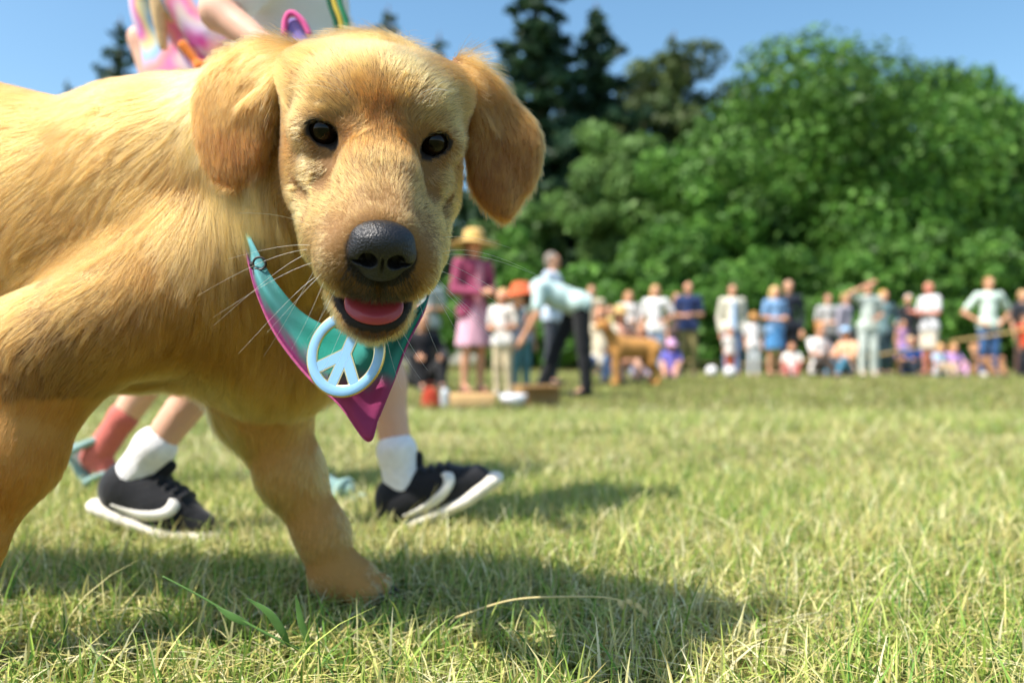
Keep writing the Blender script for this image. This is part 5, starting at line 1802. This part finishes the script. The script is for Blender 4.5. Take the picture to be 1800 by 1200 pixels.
def build_props():
    # open wooden tray
    d = 5.9; x = at(826, d); z = float(ground_z(x, d))
    wood = cloth_mat('pale_wood', hexc('D2AC78'), var=.18, scale=9, bump=.2, sheen=0)
    e = empty('wooden_tray', (x, d, z)); tag(e, 'low pale wooden tray lying on the lawn in front of the pink skirt', 'tray')
    panel('base', (0, 0, .03), (.36, .30, .02), wood, e)
    panel('side', (0, -.16, .06), (.38, .018, .09), wood, e); panel('side', (0, .16, .06), (.38, .018, .09), wood, e)
    panel('end', (-.181, 0, .06), (.018, .30, .088), wood, e); panel('end', (.181, 0, .06), (.018, .30, .088), wood, e)
    # cardboard box
    d = 6.3; x = at(942, d); z = float(ground_z(x, d))
    card = cloth_mat('cardboard', hexc('9A7A50'), var=.12, scale=12, bump=.1, sheen=0)
    e = empty('cardboard_box', (x, d, z), .25); tag(e, 'open brown cardboard box on the lawn below the mint shirt', 'box')
    panel('wall', (0, -.13, .08), (.30, .008, .16), card, e, .002); panel('wall', (0, .13, .08), (.30, .008, .16), card, e, .002)
    panel('wall', (-.152, 0, .08), (.008, .268, .16), card, e, .002); panel('wall', (.152, 0, .08), (.008, .268, .16), card, e, .002)
    panel('floor', (0, 0, .012), (.295, .25, .008), card, e, .002)
    f1 = panel('flap', (0, -.19, .150), (.30, .12, .006), card, e, .002); f2 = panel('flap', (0, .19, .150), (.30, .12, .006), card, e, .002)
    # white bowl
    d = 6.0; x = at(902, d); z = float(ground_z(x, d))
    prof = [(.0, .012), (.05, .012), (.085, .05), (.10, .095), (.104, .097), (.092, .048), (.055, .004), (.0, .002)]
    n = 28; a = np.linspace(0, 2 * math.pi, n, endpoint=False)
    V = np.array([[math.cos(t) * r, math.sin(t) * r, zz] for r, zz in prof for t in a])
    F = np.array([[i * n + j, i * n + (j + 1) % n, (i + 1) * n + (j + 1) % n, (i + 1) * n + j] for i in range(len(prof) - 1) for j in range(n)])
    e = empty('bowl', (x, d, z)); tag(e, 'white bowl on the lawn between the tray and the cardboard box', 'bowl')
    mesh_np('dish', V, F, cloth_mat('white_ceramic', hexc('E6E6EA'), rough=.25, var=.03, sheen=0, spec=.5), e)
    # red bag with a grey bottle
    d = 5.8; x = at(757, d); z = float(ground_z(x, d))
    e = empty('bag', (x, d, z)); tag(e, 'small rust red bag with a top handle standing beside the wooden tray', 'bag')
    V, Q = sdf_mesh([('e', np.array([0, 0, .075]), (.065, .05, .085), None, .02), ('e', np.array([0, 0, .03]), (.07, .055, .04), None, .03)], .008)
    mesh_np('pouch', V, Q, cloth_mat('bag_red', hexc('A83A22'), var=.2, scale=20), e)
    v, f = tube(np.array([(math.cos(t) * .045, 0, .14 + math.sin(t) * .05) for t in np.linspace(0, math.pi, 14)]), .008, 8)
    mesh_np('handle', v, f, cloth_mat('bag_strap', hexc('5A2A1C'), var=.1), e)
    e = empty('bottle', (x + .11, d - .05, z)); tag(e, 'pale grey drinking bottle standing between the red bag and the tray', 'bottle')
    V, Q = sdf_mesh([('c', np.array([0, 0, .035]), np.array([0, 0, .11]), .034, .034, .01), ('c', np.array([0, 0, .12]), np.array([0, 0, .15]), .022, .014, .015)], .006)
    mesh_np('flask', V, Q, cloth_mat('bottle_grey', hexc('B8BCC0'), rough=.3, var=.05, sheen=0, spec=.5), e)
    V, Q = sdf_mesh([('c', np.array([0, 0, .160]), np.array([0, 0, .178]), .017, .016, .004)], .005)
    mesh_np('cap', V, Q, cloth_mat('bottle_cap', hexc('3A3E44'), rough=.5), e)
    # two white balls
    for px, d, lab in ((1251, 13.2, 'white ball lying on the lawn by the khaki trousers'), (1283, 12.8, 'white ball lying on the lawn in front of the small orange-clad child')):
        x = at(px, d)
        e = empty('ball', (x, d, float(ground_z(x, d)))); tag(e, lab, 'ball', 'white balls on the lawn')
        v, f = uv_sphere((0, 0, .10), .095, None, 24, 16)
        mesh_np('shell', v, f, cloth_mat('ball_white', hexc('E8E6E4'), rough=.5, var=.06, scale=20), e)
        t = np.linspace(0, 2 * math.pi, 40)
        v, f = tube(np.array([(.0955 * math.cos(q), .0955 * math.sin(q) * math.cos(.6), .10 + .0955 * math.sin(q) * math.sin(.6)) for q in t]), .002, 6)
        mesh_np('seam', v, f, cloth_mat('ball_seam', hexc('A8A8AC')), e)
    # rope barrier on wooden stakes
    pts = [P(1185, 632, 14.9), P(1300, 640, 14.9), P(1420, 634, 14.9), P(1500, 630, 14.7), P(1580, 618, 14.5), P(1660, 602, 14.0), P(1740, 590, 13.2), P(1830, 574, 12.4)]
    base = np.array([pts[0][0], pts[0][1], 0.0])
    stakes = [(1185, 632, 14.9), (1420, 634, 14.9), (1580, 618, 14.5), (1830, 574, 12.4)]
    r = empty('rope', base); tag(r, 'tan rope strung low along the crowd and rising at one end', 'rope')
    path = catmull(pts, 120)
    for k in range(3):
        ph = np.linspace(0, 240, 120) + k * 2 * math.pi / 3
        off = np.stack([ph * 0, np.cos(ph), np.sin(ph)], 1) * .012
        v, f = tube(path + off - base, .017, 6)
        mesh_np('strand', v, f, cloth_mat('rope_tan', hexc('A8905C'), var=.2, scale=40), r)
    labs = ('wooden rope stake by the khaki trousers', 'wooden rope stake behind the hair bun', 'wooden rope stake between the sage jumpsuit and the cream shorts', 'wooden rope stake at the rope\'s raised end')
    for (px, py, d), lab in zip(stakes, labs):
        q = P(px, py, d); gz = float(ground_z(q[0], q[1]))
        e = empty('stake', (q[0], q[1] + .03, gz)); tag(e, lab, 'stake', 'stakes of the rope barrier')
        v, f = tube(np.array([(0, 0, -.05), (.004, 0, (q[2] - gz) * .5), (0, 0, q[2] - gz + .05), (0, 0, q[2] - gz + .07)]), np.array([.022, .024, .022, .012]), 10)
        mesh_np('post', v, f, cloth_mat('stake_wood', hexc('8A6A44'), var=.2, scale=20), e)
        v, f = tube(np.array([(.03 * math.cos(t), .03 * math.sin(t), q[2] - gz) for t in np.linspace(0, 2 * math.pi, 20)]), .008, 6)
        mesh_np('rope_loop', v, f, cloth_mat('rope_tan', hexc('A8905C')), e)
    # tan dog standing among the spectators
    d = 10.4; x = at(1112, d); z = float(ground_z(x, d))
    e = empty('dog', (x, d, z), math.radians(12)); e.scale = (1.22, 1.22, 1.22); tag(e, 'tan short-haired dog standing among the sitting spectators', 'dog')
    A = np.array
    B = [('e', A([.0, 0, .40]), (.24, .10, .115), None, .05), ('e', A([-.16, 0, .41]), (.12, .105, .135), None, .05), ('e', A([.20, 0, .41]), (.10, .09, .10), None, .05),
         ('c', A([-.20, 0, .47]), A([-.30, -.02, .60]), .075, .058, .04), ('e', A([-.33, -.03, .64]), (.075, .07, .065), None, .02), ('c', A([-.36, -.04, .63]), A([-.44, -.07, .60]), .042, .030, .02),
         ('c', A([.29, 0, .46]), A([.42, .02, .40]), .022, .012, .02)]
    for sx, sy in ((-.19, -.06), (-.17, .06)):
        B += [('c', A([sx, sy, .36]), A([sx - .01, sy, .20]), .055, .032, .03), ('c', A([sx - .01, sy, .20]), A([sx, sy, .04]), .030, .024, .02), ('e', A([sx - .02, sy, .028]), (.045, .03, .025), None, .01)]
    for sx, sy in ((.23, -.06), (.20, .06)):
        B += [('c', A([sx, sy, .38]), A([sx - .03, sy, .24]), .07, .042, .03), ('c', A([sx - .03, sy, .24]), A([sx + .06, sy, .14]), .036, .024, .02), ('c', A([sx + .06, sy, .14]), A([sx + .04, sy, .04]), .024, .022, .02), ('e', A([sx + .02, sy, .028]), (.045, .03, .025), None, .01)]
    V, Q = sdf_mesh(B, .012)
    tan = cloth_mat('tan_coat', hexc('B98444'), var=.2, scale=12, bump=.3)
    mesh_np('body', V, Q, tan, e)
    for sy in (-1, 1):
        V, Q = sdf_mesh([('c', A([-.31, sy * .06 - .03, .68]), A([-.32, sy * .085 - .03, .60]), .02, .028, .01)], .008)
        mesh_np('ear', V, Q, cloth_mat('tan_ear', hexc('8E5C2C'), var=.15), e)
        v, f = uv_sphere((-.385, sy * .035 - .045, .655), .010, None, 10, 8); mesh_np('eye', v, f, cloth_mat('eye_dark', (.02, .015, .012)), e)
    v, f = uv_sphere((-.468, -.078, .605), (.014, .018, .014), None, 12, 8); mesh_np('nose', v, f, cloth_mat('eye_dark', (.02, .015, .012)), e)


def build_stalks():
    """Single grass stalks and litter that stand out in the foreground."""
    green = cloth_mat('stalk_green', hexc('4C7030'), rough=.5, var=.15, scale=80, bump=.1)
    dry = cloth_mat('stalk_dry', hexc('CDBB82'), rough=.7, var=.15, scale=80, bump=.1)

    def leaf(path, w, nm, mat, parent, base):
        path = np.asarray(path); n = len(path)
        T = unit(np.gradient(path, axis=0)); S = unit(np.cross(T, np.array([0, -1.0, .3])))
        ww = (np.sin(np.linspace(.25, math.pi, n)) * w)[:, None]
        V = np.concatenate([path - S * ww, path + np.array([0, .0012, -.0006]), path + S * ww]) - base
        F = np.array([[j * n + i, j * n + i + 1, (j + 1) * n + i + 1, (j + 1) * n + i] for j in range(2) for i in range(n - 1)])
        o = mesh_np(nm, V, F, mat, parent)
        m = o.modifiers.new('thickness', 'SOLIDIFY'); m.thickness = .0004
    base = P(600, 1172, .64)
    e = empty('grass_stalk', base); tag(e, 'long green grass stalk with a folded leaf leaning over the lawn by the dog\'s paw', 'grass')
    st = catmull([P(600, 1172, .64), P(520, 1138, .645), P(430, 1092, .65), P(350, 1046, .655), P(286, 1012, .66)], 40)
    v, f = tube(st - base, np.linspace(.0014, .0007, 40), 7); mesh_np('stem', v, f, green, e)
    leaf(catmull([P(508, 1136, .642), P(496, 1110, .638), P(472, 1076, .637), P(432, 1050, .638)], 20), .0034, 'leaf', green, e, base)
    leaf(catmull([P(440, 1098, .65), P(410, 1084, .648), P(380, 1066, .65)], 14), .003, 'leaf', green, e, base)
    base = P(548, 1140, .67)
    e = empty('grass_tuft', base); tag(e, 'broad yellow-green grass blade standing beside the dog\'s paw', 'grass')
    leaf(catmull([P(548, 1140, .67), P(530, 1095, .67), P(520, 1045, .672)], 16), .003, 'leaf', green, e, base)
    base = P(905, 1072, .72)
    e = empty('grass_stalk', base); tag(e, 'dry straw-coloured seed stalk bowed across the dog\'s shadow', 'grass')
    st = catmull([P(800, 1085, .72), P(900, 1054, .715), P(1010, 1048, .712), P(1080, 1052, .71), P(1130, 1072, .71)], 40)
    v, f = tube(st - base, np.linspace(.0011, .0006, 40), 7); mesh_np('stem', v, f, dry, e)
    for k, (px, py) in enumerate(((1085, 1056), (1100, 1052), (1116, 1060), (1126, 1070))):
        leaf(catmull([P(px, py, .71), P(px + 8, py + 6, .708), P(px + 10, py + 16, .709)], 8), .0022, 'seed_husk', dry, e, base)


build_props(); build_stalks()
